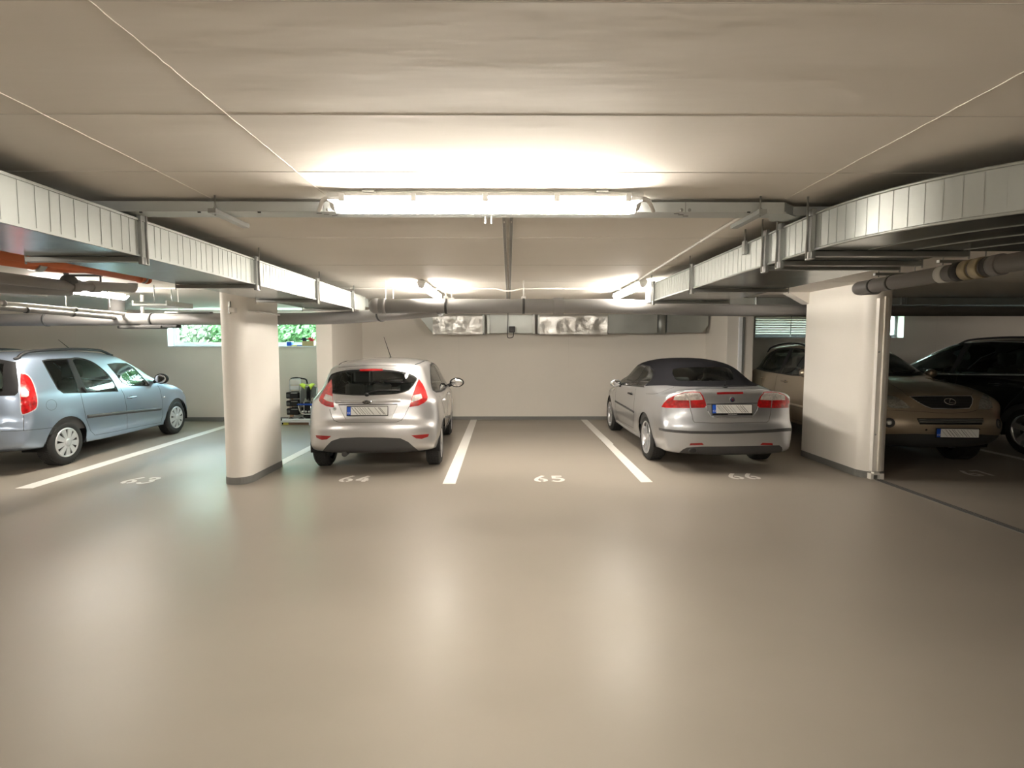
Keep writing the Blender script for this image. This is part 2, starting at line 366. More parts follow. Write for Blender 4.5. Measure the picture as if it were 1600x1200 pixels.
def curve2(P, per=5):
    out = []
    for i in range(len(P)-1):
        p0, p1, p2, p3 = [Vector(P[min(max(i+j, 0), len(P)-1)]) for j in (-1, 0, 1, 2)]
        for q in range(per):
            t = q/per; out.append(tuple(p1+(p2-p0)*.5*t+(p0-p1*2.5+p2*2-p3*.5)*t*t+(p1*1.5-p0*.5-p2*1.5+p3*.5)*t**3))
    return out+[tuple(P[-1])]
def stroke(mb, pts, w, fn):
    L = []; R_ = []
    for i, p in enumerate(pts):
        a = pts[max(i-1, 0)]; b = pts[min(i+1, len(pts)-1)]; dx, dy = b[0]-a[0], b[1]-a[1]; l = math.hypot(dx, dy) or 1
        nx, ny = -dy/l*w/2, dx/l*w/2
        L.append(fn(p[0]+nx, p[1]+ny)); R_.append(fn(p[0]-nx, p[1]-ny))
    for i in range(len(pts)-1): mb._add([L[i], L[i+1], R_[i+1], R_[i]], [(0, 1, 2, 3)])
def number(s, x, y, label, rz=0, pitch=.205):
    mb = MB()
    for k, chx in enumerate(s):
        for j, st in enumerate(DIG[chx]):
            def fn(u, v, k=k, j=j):
                q = Matrix.Rotation(rz, 3, 'Z') @ Vector((u+k*pitch, v, 0)); return (x+q.x, y+q.y, .0032+.0004*j)
            stroke(mb, curve2(st), .050, fn)
    tag(mb.build('bay_number', M['white']), label, 'number', 'stencilled bay numbers on the floor', kind='structure')
number('63', -4.63, 6.20, 'stencilled white number 63 on the floor left of the left pillar', -.02)
number('64', -2.06, 6.26, 'stencilled white number 64 on the floor behind the silver hatchback')
number('65', .30, 6.25, 'stencilled white number 65 on the floor of the empty bay')
number('66', 2.72, 6.36, 'stencilled white number 66 on the floor behind the convertible')
number('67', 5.80, 6.48, 'stencilled white number 67 on the dark floor in front of the gold car', .12)

# ------------------------------------------------------------------ lamps
EM = mat('tube_diffuser', (.9, .9, .88), .3, emit=((1.0, .915, .80), 122.0))
def lamp(c, along, label, L=1.57, W=.10, em=None):
    """Moisture-proof tube lamp: tray, diffuser, clips; c = centre of its top at the ceiling."""
    root = thing('fluorescent_lamp', label, 'lamp', c, 0 if along == 'x' else PI/2, 'fluorescent lamps on the ceiling')
    T = WORLD[root.name]
    prof_b = [(-W/2, -.036), (-W/2+.013, -.016), (-W/2+.026, -.012), (W/2-.026, -.012), (W/2-.013, -.016), (W/2, -.036)]
    m = MB(); m.prism(prof_b, lambda u, v, t: T @ Vector((t, u, v)), -L/2-.006, L/2+.006); o = m.build('tray', M['lampwhite'], root)
    n = 12; a = [(-W/2*.97*math.cos(PI*i/n), -.036-.074*math.sin(PI*i/n)) for i in range(n+1)]
    m = MB(); rings = []
    for t, k in ((-L/2+.006, .72), (-L/2, 1.0) if False else (-L/2+.03, .97), (-L/2+.055, 1), (L/2-.055, 1), (L/2-.03, .97), (L/2-.006, .72)):
        rings.append([m.bm.verts.new(T @ Vector((t if v < -.06 else (math.copysign(L/2, t) if abs(t) > L/2-.04 else t), u, -.036+(v+.036)*k))) for u, v in a])
    for A, B in zip(rings, rings[1:]):
        for i in range(n): f = m.bm.faces.new((A[i], A[i+1], B[i+1], B[i])); f.smooth = True
    m.bm.faces.new(rings[0]); m.bm.faces.new(rings[-1][::-1])
    m.bm.faces.ensure_lookup_table(); Ti = T.inverted()
    for f in m.bm.faces:
        if abs((Ti @ f.calc_center_median()).x) > L/2-.03: f.material_index = 1
    m.build('diffuser', (em or EM, M['lampwhite']), root)
    for k in range(5):
        t = -L/2+.07+k*(L-.14)/4
        for s in (-1, 1):
            m = MB(); m.box(t-.014, t+.014, s*W/2-.004, s*W/2+.004, -.062, -.020, .002, M4=T); m.build('clip', M['lampwhite'], root)
    for t in (-L/2+.2, L/2-.2):
        m = MB(); m.box(t-.03, t+.03, -W/2+.01, W/2-.01, -.014, 0, M4=T); m.build('mounting_bracket', M['zinc'], root)
    return root
EM2 = mat('tube_diffuser_small', (.9, .9, .88), .3, emit=((1.0, .915, .80), 138.0))
YLMP = 2.76
lxc = on_y(759, 320, YLMP).x
big = lamp((lxc, YLMP, H), 'x', 'large glowing tube lamp across the ceiling in front of the metal trunking')
for s in (-1, 1):
    m = MB(); m.tube(rounded([(lxc+s*.765, YLMP, H-.035), (lxc+s*.83, YLMP+.02, H-.03), (lxc+s*.875, YLMP+.085, H-.075)], .05), .011, 10); m.build('lead', M['conduit'], big)
lamp((-1.02, 7.05, H), 'y', 'smaller glowing tube lamp above the silver hatchback, left of the ceiling rail', em=EM2)
lamp((1.54, 6.93, H), 'y', 'smaller glowing tube lamp above the convertible, beside the right duct', em=EM2)
lamp((-5.45, 6.9, H-.012), 'y', 'glowing tube lamp half hidden behind grey pipes above the blue car', em=EM2)
lamp((-5.7, 1.2, H), 'x', 'unseen fill lamp added on the ceiling out to the left of the viewer')  # added out of view as fill for the ceiling and left floor
lamp((11.4, 9.4, H), 'x', 'unseen dim lamp added deep on the right to lift the back wall', em=mat('added_fill_glow', (.9, .9, .88), .3, emit=((1.0, .905, .80), 11.0)))  # added out of view to brighten the wall at the right
lamp((0.0, -3.2, H), 'x', 'tube lamp on the ceiling straight behind the viewer')
# ------------------------------------------------------------------ air ducts
def seams_on(mb, a, b, z0, z1, step, out, rnd):
    """Upright folded seams on a side face running from plan point a to plan point b."""
    a, b = Vector(a), Vector(b); L = (b-a).length; d = (b-a)/L; nrm = Vector((-d.y, d.x))*out; t = .06
    while t < L-.03:
        p = a+d*t; T = Matrix.Translation((p.x, p.y, 0)) @ Matrix.Rotation(math.atan2(d.y, d.x), 4, 'Z')
        mb.box(-.0012, .0012, -.0020, .0020, z0+.012, z1-.012, M4=T); t += step*rnd.uniform(.75, 1.25)
def hanger(root, xa, xb, y, z0, z1, side, over=.02):
    """Strut under the duct, slotted uprights on its visible face and threaded rods to the ceiling."""
    m = MB(); lo, hi = min(xa, xb)-over, max(xa, xb)+over
    m.box(lo, hi, y-.02, y+.02, z0-.03, z0-.002, .003)
    for s, xx in ((-1, lo), (1, hi)):
        m.cyl((xx-.012*s*-1, y, z0-.04), (xx-.012*s*-1, y, H), .005, 8)
    xf = xa+(.010 if side > 0 else -.010)
    for dy in (-.024, .014): m.box(xf-.010, xf+.010, y+dy, y+dy+.010, z0-.03, z1+.015)
    m.box(xf-.004, xf+.004, y-.014, y+.014, z0-.02, z1+.01)
    m.box(xf-.012, xf+.012, y-.03, y+.03, z0-.045, z0-.005, .003); m.box(xf-.012, xf+.012, y-.028, y+.028, z1-.015, z1+.02, .003)
    return m.build('hanger', M['zinc'], root)
rnd = random.Random(3)
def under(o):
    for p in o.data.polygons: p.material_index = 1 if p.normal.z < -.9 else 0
ZL0, ZL1 = 2.104, 2.306
dl = thing('air_duct', 'long silver air duct hung along the left side of the ceiling', 'duct', (-2.3, 3.5, ZL0))
m = MB(); m.box(-2.62, -2.016, -1.5, 7.55, ZL0, ZL1, .004); seams_on(m, (-2.016, -1.4), (-2.016, 7.5), ZL0, ZL1, .066, 1, rnd); under(m.build('duct_body', (M['galv'], M['galvrib']), dl))
m = MB()
for z in (ZL1-.006, ZL0+.004): m.box(-2.018, -2.008, -1.5, 7.55, z-.006, z+.006)
m.build('folded_edge', M['galv'], dl)
for y in (.9, 2.98, 4.3, 5.65, 6.9): hanger(dl, -2.016, -2.62, y, ZL0, ZL1, 1)
m = MB(); m.box(-2.5, -2.08, 7.55, 7.9, 2.20, 2.30, .02)
for k in range(5): m.box(-2.52, -2.06, 7.58+k*.07, 7.60+k*.07, 2.19, 2.31)
m.build('end_collar', M['galv'], dl)
# right duct, an elbow near the viewer turning right
ZR0, ZR1 = 2.114, 2.308
dr = thing('air_duct', 'silver air duct on the right with an elbow turning away to the right', 'duct', (2.0, 4.5, ZR0))
outer = [(1.60, 6.28), (1.60, 2.86), (1.615, 2.66), (1.67, 2.44), (1.78, 2.22), (1.955, 2.02), (2.20, 1.80), (2.55, 1.62), (3.0, 1.53), (3.6, 1.50), (6.5, 1.50)]
def _spl(P, k=4):
    out = []
    for i in range(len(P)-1):
        p0, p1, p2, p3 = [Vector(P[min(max(i+j, 0), len(P)-1)]) for j in (-1, 0, 1, 2)]
        for q in range(k):
            t = q/k; out.append(tuple(p1*1+(p2-p0)*.5*t+(p0-p1*2.5+p2*2-p3*.5)*t*t+(p1*1.5-p0*.5-p2*1.5+p3*.5)*t**3))
    return out+[P[-1]]
outer = outer[:1]+_spl(outer[1:-1])+outer[-1:]
plan = outer+[(6.5, 2.84), (2.40, 2.84), (2.40, 6.28)]
m = MB(); m.prism(plan, lambda u, v, t: (u, v, t), ZR0, ZR1); 
for a, b in zip(outer, outer[1:]):
    if math.dist(a, b) > .12: seams_on(m, a, b, ZR0, ZR1, .07, 1, rnd)
    else: d_ = math.atan2(b[1]-a[1], b[0]-a[0]); m.box(-.0012, .0012, -.002, .002, ZR0+.012, ZR1-.012, M4=Matrix.Translation((a[0], a[1], 0)) @ Matrix.Rotation(d_, 4, 'Z')) 
o_ = m.build('duct_body', (M['galv'], M['galvrib']), dr); smooth_by_angle(o_, 30); under(o_)
m = MB()
for z in (ZR1-.006, ZR0+.004): m.tube([(x-.002, y-.002, z) for x, y in outer], .007, 6)
for k in range(6): m.tube([(x+.25+.2*k, y+.13+.17*k, ZR0-.001) for x, y in outer[4:30] if y+.13+.17*k < 2.8], .0025, 4)
m.build('folded_edge', M['galv'], dr)
for y in (2.84, 3.16, 3.34, 4.66, 5.9): hanger(dr, 1.60, 2.40, y, ZR0, ZR1, -1)
for x in (3.4, 4.6):
    m = MB(); m.box(x-.02, x+.02, 1.45, 2.9, ZR0-.03, ZR0-.002, .003)
    for yy in (1.44, 2.9): m.cyl((x, yy, ZR0-.04), (x, yy, H), .005, 8)
    m.build('hanger', M['zinc'], dr)
# valve-like clamp on the duct
m = MB(); m.cyl((1.585, 3.62, ZR1-.06), (1.585, 3.62, H), .006, 8); m.box(1.572, 1.596, 3.60, 3.64, ZR1-.08, ZR1+.01, .003); m.build('rod_clamp', M['zinc'], dr)
# transverse duct deep on the right
dt = thing('air_duct', 'dim flat duct crossing behind the right pillar under the ceiling', 'duct', (7.5, 8.7, 2.27))
m = MB(); m.box(3.0, 12.0, 8.45, 8.95, 2.275, 2.385, .004); m.build('duct_body', M['galv'], dt)
for x in (3.9, 6.2, 6.28, 8.6):
    m = MB(); m.box(x-.012, x+.012, 8.42, 8.98, 2.255, 2.39, .003); m.build('joint_flange', M['zinc'], dt)
# duct along the back wall: foil wrapped and bare lengths
YF = 11.40
wd = thing('wall_duct', 'foil-wrapped silver duct along the top of the back wall', 'duct', (1.2, YF+.15, 1.87))
def bx(px): return on_y(px, 505, YF).x
z0, z1 = 1.868, 2.30
m = MB(); m.box(bx(765), bx(832), YF+.03, YB-.002, z0+.035, z1-.02); m.box(bx(764), bx(833), YF+.025, YF+.04, 2.02, z1-.01); m.build('bare_section', M['galv'], wd)
for a in (755, 763, 834, 842): m = MB(); m.box(bx(a)-.03, bx(a)+.03, YF-.01, YB-.002, z0+.02, z1, .004); m.build('joint_flange', M['zinc'], wd)
def foil(a, b):
    mb = MB(); nx, nz = int((bx(b)-bx(a))/.03), 14; r2 = random.Random(a); dots = [(r2.uniform(bx(a), bx(b)), r2.uniform(z0, z1)) for _ in range(int((b-a)/9))]
    def P(i, j):
        x = bx(a)+(bx(b)-bx(a))*i/nx; z = z0+(z1-z0)*j/nz
        q = min([math.hypot(x-u, z-v) for u, v in dots]); e = min(j, nz-j)/nz
        return (x, YF-.035*min(1, q/.16)+.02*(e < .02)+r2.uniform(-.0022, .0022), z+(r2.uniform(-.012, .006) if j == 0 else 0))
    g = [[mb.bm.verts.new(P(i, j)) for j in range(nz+1)] for i in range(nx+1)]
    for i in range(nx):
        for j in range(nz): f = mb.bm.faces.new((g[i][j], g[i+1][j], g[i+1][j+1], g[i][j+1])); f.smooth = True
    mb.box(bx(a), bx(b), YF+.03, YB-.002, z0+.01, z1-.01)
    bk = [(g[i][0].co.x, g[i][0].co.z) for i in range(nx+1)]
    for i in range(nx): mb.quad(g[i][0].co.copy(), g[i+1][0].co.copy(), (g[i+1][0].co.x, YB-.01, z0+.01), (g[i][0].co.x, YB-.01, z0+.01))
    return mb.build('foil_wrap', M['foil'], wd, recalc=False)
foil(676, 754); foil(843, 949); 
m = MB(); m.box(bx(950), bx(1027), YF-.01, YB-.002, z0+.03, z1, .006); m.build('plain_section', M['galv'], wd)
m = MB(); m.cyl((bx(1035), YF+.13, z0+.02), (bx(1035), YF+.13, z1), .11, 28); m.build('round_collar', M['galv'], wd)
m = MB(); m.prism([(bx(1043), z0+.05), (bx(1098), z0+.05), (bx(1108)-.01, z0+.20), (bx(1108)-.01, z1), (bx(1043), z1)], lambda u, v, t: (u, t, v), YF+.02, YB-.002)
for k in range(4): m.box(bx(1044), bx(1096), YF+.012, YF+.022, z0+.09+.08*k, z0+.10+.08*k)
m.build('end_section', M['galv'], wd)
m = MB(); m.prism([(bx(676), z0+.02), (bx(676), z1), (bx(655), z1), (bx(655), z1-.05)], lambda u, v, t: (u, t, v), YF+.03, YB-.002); m.build('sloped_end', M['galv'], wd)
# junction box hung on a cord by the duct
jb = thing('junction_box', 'small black junction box with a looped cable, hanging in front of the foil duct', 'box', (bx(800), YF-.08, 1.98))
c = jb.location; m = MB(); m.box(c.x-.06, c.x+.065, c.y-.03, c.y+.03, c.z-.06, c.z+.065, .006); m.build('box_body', M['clamp'], jb)
m = MB(); m.tube(rounded([(c.x+.03, c.y, c.z-.06), (c.x+.03, c.y, c.z-.17), (c.x-.10, c.y, c.z-.19), (c.x-.10, c.y, c.z-.05), (c.x-.085, c.y, 2.2), (c.x-.085, c.y, H)], .06), .008, 8); m.build('cable', M['clamp'], jb)

# ------------------------------------------------------------------ cable trunking, rail, conduit
tk = thing('cable_trunking', 'galvanised cable trunking hung across the ceiling behind the big lamp', 'trunking', (0, 2.93, 2.32))
xe = 1.46
m = MB(); m.box(-4.6, xe, 2.87, 3.0, 2.322, 2.374); m.build('trunking_body', M['trunk'], tk)
m = MB(); m.prism([(xe, 2.87), (xe+.09, 2.95), (xe+.09, 3.08), (xe, 3.0)], lambda u, v, t: (u, v, t), 2.320, 2.374); m.box(xe+.09, 2.6, 2.95, 3.08, 2.322, 2.372)
m.prism([(xe-.08, 2.866), (xe+.01, 2.866), (xe+.10, 2.94), (xe+.03, 3.06), (xe-.02, 3.0)], lambda u, v, t: (u, v, t), 2.314, 2.322); m.build('offset_piece', M['trunk'], tk)
for px in (220, 311, 405, 1170):
    p = on_y(px, 331.5, 2.868); m = MB(); m.box(p.x-.008, p.x+.008, 2.867, 2.872, p.z-.0035, p.z+.0035); m.build('slot', M['clamp'], tk)
for px in (506, 1071):
    p = on_y(px, 330, 2.87)
    m = MB(); m.box(p.x-.0008, p.x+.0008, 2.8685, 2.871, 2.322, 2.374); m.build('joint_line', M['clamp'], tk)
    for d in (-.021, .021):
        for zz in (2.332,): m = MB(); m.blob((p.x+d, 2.868, zz), .009, .006, .009); m.build('bolt', M['zinc'], tk)
    for d in (-.05, -.02, .015):
        m = MB(); m.box(p.x+d, p.x+d+.028, 2.90+(d+.05)*.8, 2.908+(d+.05)*.8, 2.3205, 2.3225); m.build('slot', M['clamp'], tk)
for px, sgn in ((336, 1), (1188, -1)):
    p = on_y(px, 340, 2.83)
    m = MB(); m.box(p.x-.02, p.x+.02, 2.80, 3.16, 2.298, 2.321); m.build('strut', M['zinc'], tk)
    m = MB(); m.cyl((p.x, 2.835, 2.29), (p.x, 2.835, H), .005, 8); m.lathe([(0, .012), (.011, .012), (.011, 0), (0, 0)], Matrix.Translation((p.x, 2.835, 2.321)), 6); m.build('threaded_rod', M['zinc'], tk)
m = MB(); p = on_y(763, 346, 2.99); m.box(p.x-.02, p.x-.014, 2.975, 3.0, 2.285, 2.33); m.box(p.x+.014, p.x+.02, 2.975, 3.0, 2.285, 2.33); m.build('centre_bracket', M['zinc'], tk)
cr = thing('cable_rail', 'pair of slim slotted rails running away along the middle of the ceiling', 'rail', (0, 7, H-.02))
for x in (-.028, .016):
    m = MB(); m.box(x-.012, x+.012, 3.2, YF-.1, H-.022, H, .002); n0 = len(m.bm.faces); y = 3.3
    while y < 11: m.box(x-.003, x+.003, y, y+.05, H-.0228, H-.021); y += .14
    m.bm.faces.ensure_lookup_table()
    for f in m.bm.faces[n0:]: f.material_index = 1
    m.build('rail_strip', (M['conduit'], M['base']), cr)
cd = thing('conduit', 'thin white conduit running crosswise on the ceiling past both smaller lamps', 'conduit', (-.8, 7.15, H-.012))
m = MB(); m.tube(rounded([(-6.9, 7.15, H-.012), (-.16, 7.15, H-.012), (-.06, 7.15, H-.042), (.06, 7.15, H-.042), (.16, 7.15, H-.012), (1.50, 7.15, H-.012)], .05), .0105, 10); m.build('conduit_tube', M['conduit'], cd)
for x in (-6.2, -5.0, -3.9, -2.75, -2.1, -1.4, -.2, .2, .75, 1.3): m = MB(); m.box(x-.008, x+.008, 7.135, 7.165, H-.026, H, .002); m.build('conduit_clip', M['conduit'], cd)
cd2 = thing('conduit', 'thin white conduit leading from the trunking back to the right-hand lamp', 'conduit', (1.47, 4.6, H-.012))
m = MB(); m.tube(rounded([(1.37, 3.02, H-.03), (1.38, 3.2, H-.012), (1.50, 6.15, H-.012)], .1), .010, 10); m.build('conduit_tube', M['conduit'], cd2)
for k in (.25, .5, .78): m = MB(); x, y = 1.38+.12*k, 3.2+2.95*k; m.box(x-.014, x+.014, y-.01, y+.01, H-.026, H, .002); m.build('conduit_clip', M['conduit'], cd2)

# ------------------------------------------------------------------ pipes
def pipe(name, label, pts, r, m, cat='pipe', bend=.25, clamps=(), rods=(), n=20, collars=()):
    pts = [Vector(p) for p in pts]; root = thing(name, label, cat, sum(pts, Vector())/len(pts))
    MB().tube(rounded(pts, bend), r, n).build('pipe_run', m, root)
    def at(t):
        L = [(b-a).length for a, b in zip(pts, pts[1:])]; d = t*sum(L)
        for (a, b), l in zip(zip(pts, pts[1:]), L):
            if d <= l: return a+(b-a)*(d/l), (b-a).normalized()
            d -= l
        return pts[-1], (pts[-1]-pts[-2]).normalized()
    for t in clamps:
        p, d = at(t); MB().tube([p-d*.014, p+d*.014], r+.008, n).build('pipe_clamp', M['clamp'], root)
    for t in rods:
        p, d = at(t); mb = MB(); mb.cyl(p+Vector((0, 0, r-.01)), Vector((p.x, p.y, H)), .007, 8); mb.box(p.x-.02, p.x+.02, p.y-.02, p.y+.02, p.z+r-.005, p.z+r+.02, .004); mb.build('rod_hanger', M['zinc'], root)
    for t in collars:
        p, d = at(t); MB().tube(rounded([p-d*.06, p-d*.055, p+d*.055, p+d*.06], .01), [r+.012]*len(rounded([p-d*.06, p-d*.055, p+d*.055, p+d*.06], .01)), n).build('pipe_collar', m, root)
    return root
PX = 6.40
mp = pipe('main_pipe', 'thick grey insulated pipe crossing the ceiling above the empty bay', [(-1.56, PX, 2.095), (1.45, PX, 2.095), (2.95, 8.02, 2.155), (11.8, 8.02, 2.155)], .085, M['pipe'], bend=.5, collars=(.153,), n=28)
for px in (697, 818):
    p = on_y(px, 479, PX); p.z = 2.095
    MB().tube([p-Vector((.014, 0, 0)), p+Vector((.014, 0, 0))], .093, 28).build('pipe_clamp', M['clamp'], mp)
    mb = MB(); mb.cyl((p.x, PX, 2.17), (p.x, PX, H), .008, 8); mb.box(p.x-.025, p.x+.025, PX-.025, PX+.025, 2.175, 2.21, .004); mb.build('rod_hanger', M['conduit'], mp)
    if px == 697: mb = MB(); mb.cyl((p.x+.07, PX, 2.16), (p.x+.07, PX, H), .006, 8); mb.box(p.x-.03, p.x+.10, PX-.03, PX+.03, 2.17, 2.19, .004); mb.build('rod_hanger', M['conduit'], mp)
for px in (615, 626):
    p = on_y(px, 470, PX+.5); mb = MB(); mb.cyl((p.x, PX+.05, 2.17), (p.x, PX+.05, H), .006, 8); mb.build('rod_hanger', M['conduit'], mp)
MB().blob((-1.58, PX, 2.095), .09, .093, .093).build('end_elbow', M['pipe'], mp)
MB().tube([(-1.50, PX, 2.095), (-1.46, PX, 2.095)], .092, 28).build('pipe_collar', M['pipe'], mp)
bp = pipe('branch_pipe', 'grey insulated pipe running left behind the left pillar to the middle pipe', [(-10.5, 7.42, 1.965), (-2.35, 7.42, 2.00), (-.82, PX+.02, 2.055)], .082, M['pipe'], bend=.6, clamps=(.26, .415, .56, .9), n=26)
for x in (-4.55, -3.95): mb = MB(); mb.cyl((x, 7.42, 2.05), (x, 7.42, H), .006, 8); mb.build('rod_hanger', M['conduit'], bp)
m = MB(); m.box(-4.72, -4.1, 7.38, 7.46, 2.075, 2.095, .003); m.build('support_strut', M['zinc'], bp)
m = MB(); m.box(-5.35, -4.75, 7.34, 7.5, 1.86, 1.90, .01); m.build('lower_bracket', M['clamp'], bp)
m = MB(); m.box(-5.05, -4.55, 7.36, 7.48, 1.87, 1.915, .01); m.build('lower_bracket', M['darkgrey'], bp)
# vertical riser into the branch pipe
rs = pipe('riser_pipe', 'short thick upright grey pipe above the blue car', [(-6.0, 8.25, 2.02), (-6.0, 8.25, H)], .11, M['pipe'])
MB().tube([(-6.0, 8.25, 2.1), (-6.0, 8.25, 2.16)], .122, 24).build('pipe_collar', M['pipe'], rs)
# two thin bright tubes below the left lamp
a, b = on_x(8, 474, -5.28), on_x(206, 492, -5.28)
tp = pipe('thin_pipe', 'thin pale tube below the left lamp, upper of two', [a-Vector((0, .8, 0)), a, b, b+Vector((.12, .05, .0)), b+Vector((.12, .05, .28))], .022, M['pipelight'], bend=.05, clamps=(.55,), n=14)
MB().blob(a-Vector((0, .02, 0)), .035, .03, .035).build('elbow', M['pipe'], tp)
m = MB(); p, q = on_x(155, 478, -5.25), on_x(172, 482, -5.25)
for k in (104, 172): 
    p = on_x(k, 480, -5.28); m.cyl((p.x, p.y, p.z), (p.x, p.y, H), .006, 8)
m.build('rod_hanger', M['conduit'], tp)
a, b = on_x(-6, 480, -5.38), on_x(190, 497, -5.38)
tp2 = pipe('thin_pipe', 'grey tube just under the thin pale tube below the left lamp', [a-Vector((0, .8, 0)), a, b, b+Vector((.0, .25, -.03))], .03, M['pipe'], bend=.1, clamps=(.4, .62), n=14)
# dark pipes with a valve at upper left
a, b, c = on_x(-60, 427, -4.35), on_x(113, 447, -4.35), on_x(196, 449, -4.35)
vp = pipe('valve_pipe', 'dark grey pipe with a black valve under the orange pipe at upper left', [a, b, c, c+Vector((.0, .12, .0)), c+Vector((0, .12, .06))], .050, M['pipe'], bend=.08, clamps=(), n=18, collars=(.55, .68))
v = on_x(108, 440, -4.35)
m = MB(); m.blob(v, .06, .09, .07); m.cyl(v, v+Vector((-.05, 0, .15)), .022, 12); m.build('valve_body', M['clamp'], vp)
m = MB(); m.box(v.x-.10, v.x-.02, v.y-.05, v.y+.04, v.z+.10, v.z+.135, .01); m.cyl(v+Vector((0, .0, .06)), v+Vector((.30, .04, .065)), .011, 8); m.cyl(v+Vector((.28, .04, .0)), v+Vector((.28, .04, .14)), .009, 8); m.build('valve_handle', M['clamp'], vp)
a, b = on_x(-60, 446, -4.7), on_x(104, 455, -4.7)
pipe('valve_pipe', 'plain dark grey pipe beside the valve pipe at upper left', [a, b, b+Vector((0, .03, .0))], .05, M['pipe'], bend=.1, n=16)
a, b = on_x(-40, 460, -5.0), on_x(52, 461, -5.0)
m = MB(); m.box(-5.15, -4.85, a.y, b.y, b.z-.02, b.z+.02, .004); tag(m.build('cable_tray', M['trunk']), 'short flat grey tray ending left of the left lamp', 'tray')
m = MB(); m.box(-4.72, -4.28, 6.75, 7.30, 2.125, 2.15, .003); m.box(-4.72, -4.70, 6.75, 7.30, 2.15, 2.19); m.box(-4.30, -4.28, 6.75, 7.30, 2.15, 2.19)
ct = m.build('cable_tray', M['trunk']); tag(ct, 'dark cable tray reaching back to the grey pipe left of the left pillar', 'tray')
for y in (6.85, 7.2): MB().cyl((-4.5, y, 2.14), (-4.5, y, H), .006, 8).build('rod_hanger', M['zinc'], ct)
# orange pipes
a, b = on_x(-30, 397, -3.45), on_x(92, 416, -3.45)
op = pipe('orange_pipe', 'thick orange pipe seen under the left duct at the edge of the photo', [a, b, b+Vector((.55, .3, .06))], .055, M['orange'], bend=.15, n=18)
p = on_x(56, 411, -3.45); MB().tube([p-Vector((0, .03, 0)), p+Vector((0, .03, 0))], .063, 18).build('pipe_clamp', M['zinc'], op)
mb = MB(); mb.cyl((p.x, p.y, p.z), (p.x, p.y, H), .006, 8); mb.build('rod_hanger', M['zinc'], op)
a, b = on_x(-20, 392, -2.78), on_x(232, 437, -2.78)
oq = pipe('orange_pipe', 'thin orange pipe along the left edge of the left duct', [a, b], .030, M['orange'], n=16)
for k in (.02, .06, .10):
    p = b-Vector((0, k, 0)); MB().tube([p-Vector((0, .008, 0)), p+Vector((0, .008, 0))], .036, 16).build('ring', M['zinc' if k == .06 else 'orange'], oq)
# big pipe at upper right
x = 3.54; zc = 1.61+.167*x
rp = pipe('overhead_pipe', 'grey pipe with bronze couplings hanging at upper right', [(x, 2.95, zc), (x, 5.42, zc), (x+.06, 5.48, zc), (x+.3, 5.6, zc+.02)], .066, M['pipe'], bend=.05, n=22)
for y, r, mm in ((4.36, .070, 'plate'), (4.20, .076, 'clamp'), (4.12, .078, 'brass'), (4.02, .080, 'brass'), (3.93, .076, 'clamp'), (3.88, .078, 'pipe')):
    MB().tube([(x, y-.035, zc), (x, y+.035, zc)], r, 22).build('coupling' if mm != 'clamp' else 'pipe_clamp', M[mm], rp)
for y in (4.95, 5.2): MB().tube([(x, y-.012, zc), (x, y+.012, zc)], .070, 22).build('pipe_clamp', M['clamp'], rp)
for y in (3.5, 4.28, 5.02):
    m = MB(); m.box(x-.12, x+.30, y-.016, y+.016, zc+.075, zc+.10, .003)
    for q in (x-.08, x+.26): m.cyl((q, y, zc+.06), (q, y, H), .005, 8)
    m.cyl((x, y, zc+.05), (x, y, zc+.08), .006, 8); m.build('hanger', M['zinc'], rp)
rp2 = None and pipe('overhead_pipe', 'dim grey pipe lower down behind the coupled pipe at upper right', [(4.9, 3.4, 2.19), (4.9, 6.1, 2.19), (5.4, 6.4, 2.19), (11.5, 6.4, 2.19)], .055, M['pipe'], bend=.2, clamps=(.2, .34), n=18)
# small wall bracket lamp holder on the left pillar
pb = thing('conduit_box', 'small white conduit box clipped high on the left pillar', 'box', (-3.16, 6.2, 2.03))
m = MB(); m.box(-3.19, -3.12, 6.12, 6.20, 2.00, 2.06, .01); m.build('box_body', M['conduit'], pb)
m = MB(); m.box(-3.20, -3.175, 6.13, 6.16, 1.985, 2.13, .004); m.build('strap', M['zinc'], pb)
m = MB(); m.cyl((-3.12, 6.19, 2.03), (-3.02, 6.4, 2.03), .011, 10); m.cyl((-3.02, 6.4, 2.03), (-3.03, 7.1, 2.03), .011, 10); m.build('conduit_tube', M['conduit'], pb)

for o in (tp, tp2): o['group'] = 'thin tubes below the left lamp'
for o in (dl, dr, dt): o['group'] = 'galvanised air ducts under the ceiling'
# ------------------------------------------------------------------ car bodies
def catmull(P, per=10):
    """Smooth open polyline through P (tuples of any width)."""
    P = [np.array(p, float) for p in P]; out = []
    for i in range(len(P)-1):
        p0, p1, p2, p3 = P[max(i-1, 0)], P[i], P[i+1], P[min(i+2, len(P)-1)]
        def tj(a, b): return max(np.linalg.norm((b-a)[:2])**.5, 1e-4)
        t0 = 0; t1 = t0+tj(p0, p1) if i else -0; 
        d1, d2, d3 = tj(p0, p1), tj(p1, p2), tj(p2, p3)
        m1 = (p2-p0)/(d1+d2) if i else (p2-p1)/d2
        m2 = (p3-p1)/(d2+d3) if i < len(P)-2 else (p2-p1)/d2
        for k in range(per):
            t = k/per; h = d2
            out.append((2*t**3-3*t*t+1)*p1+(t**3-2*t*t+t)*h*m1+(-2*t**3+3*t*t)*p2+(t**3-t*t)*h*m2)
    return np.array(out+[P[-1]])
class SideP:
    """Outline drawn in the side view: (y, z), y forward; sgn picks the flank (0: both and the top)."""
    def __init__(s, sgn=1): s.s = sgn
    def uv(s, P): return (P.y, P.z)
    def plane(s, a, b): return Vector((0, a[0], a[1])), Vector((0, b[1]-a[1], a[0]-b[0]))
    def ok(s, c, n): return s.s == 0 or c.x*s.s > .02
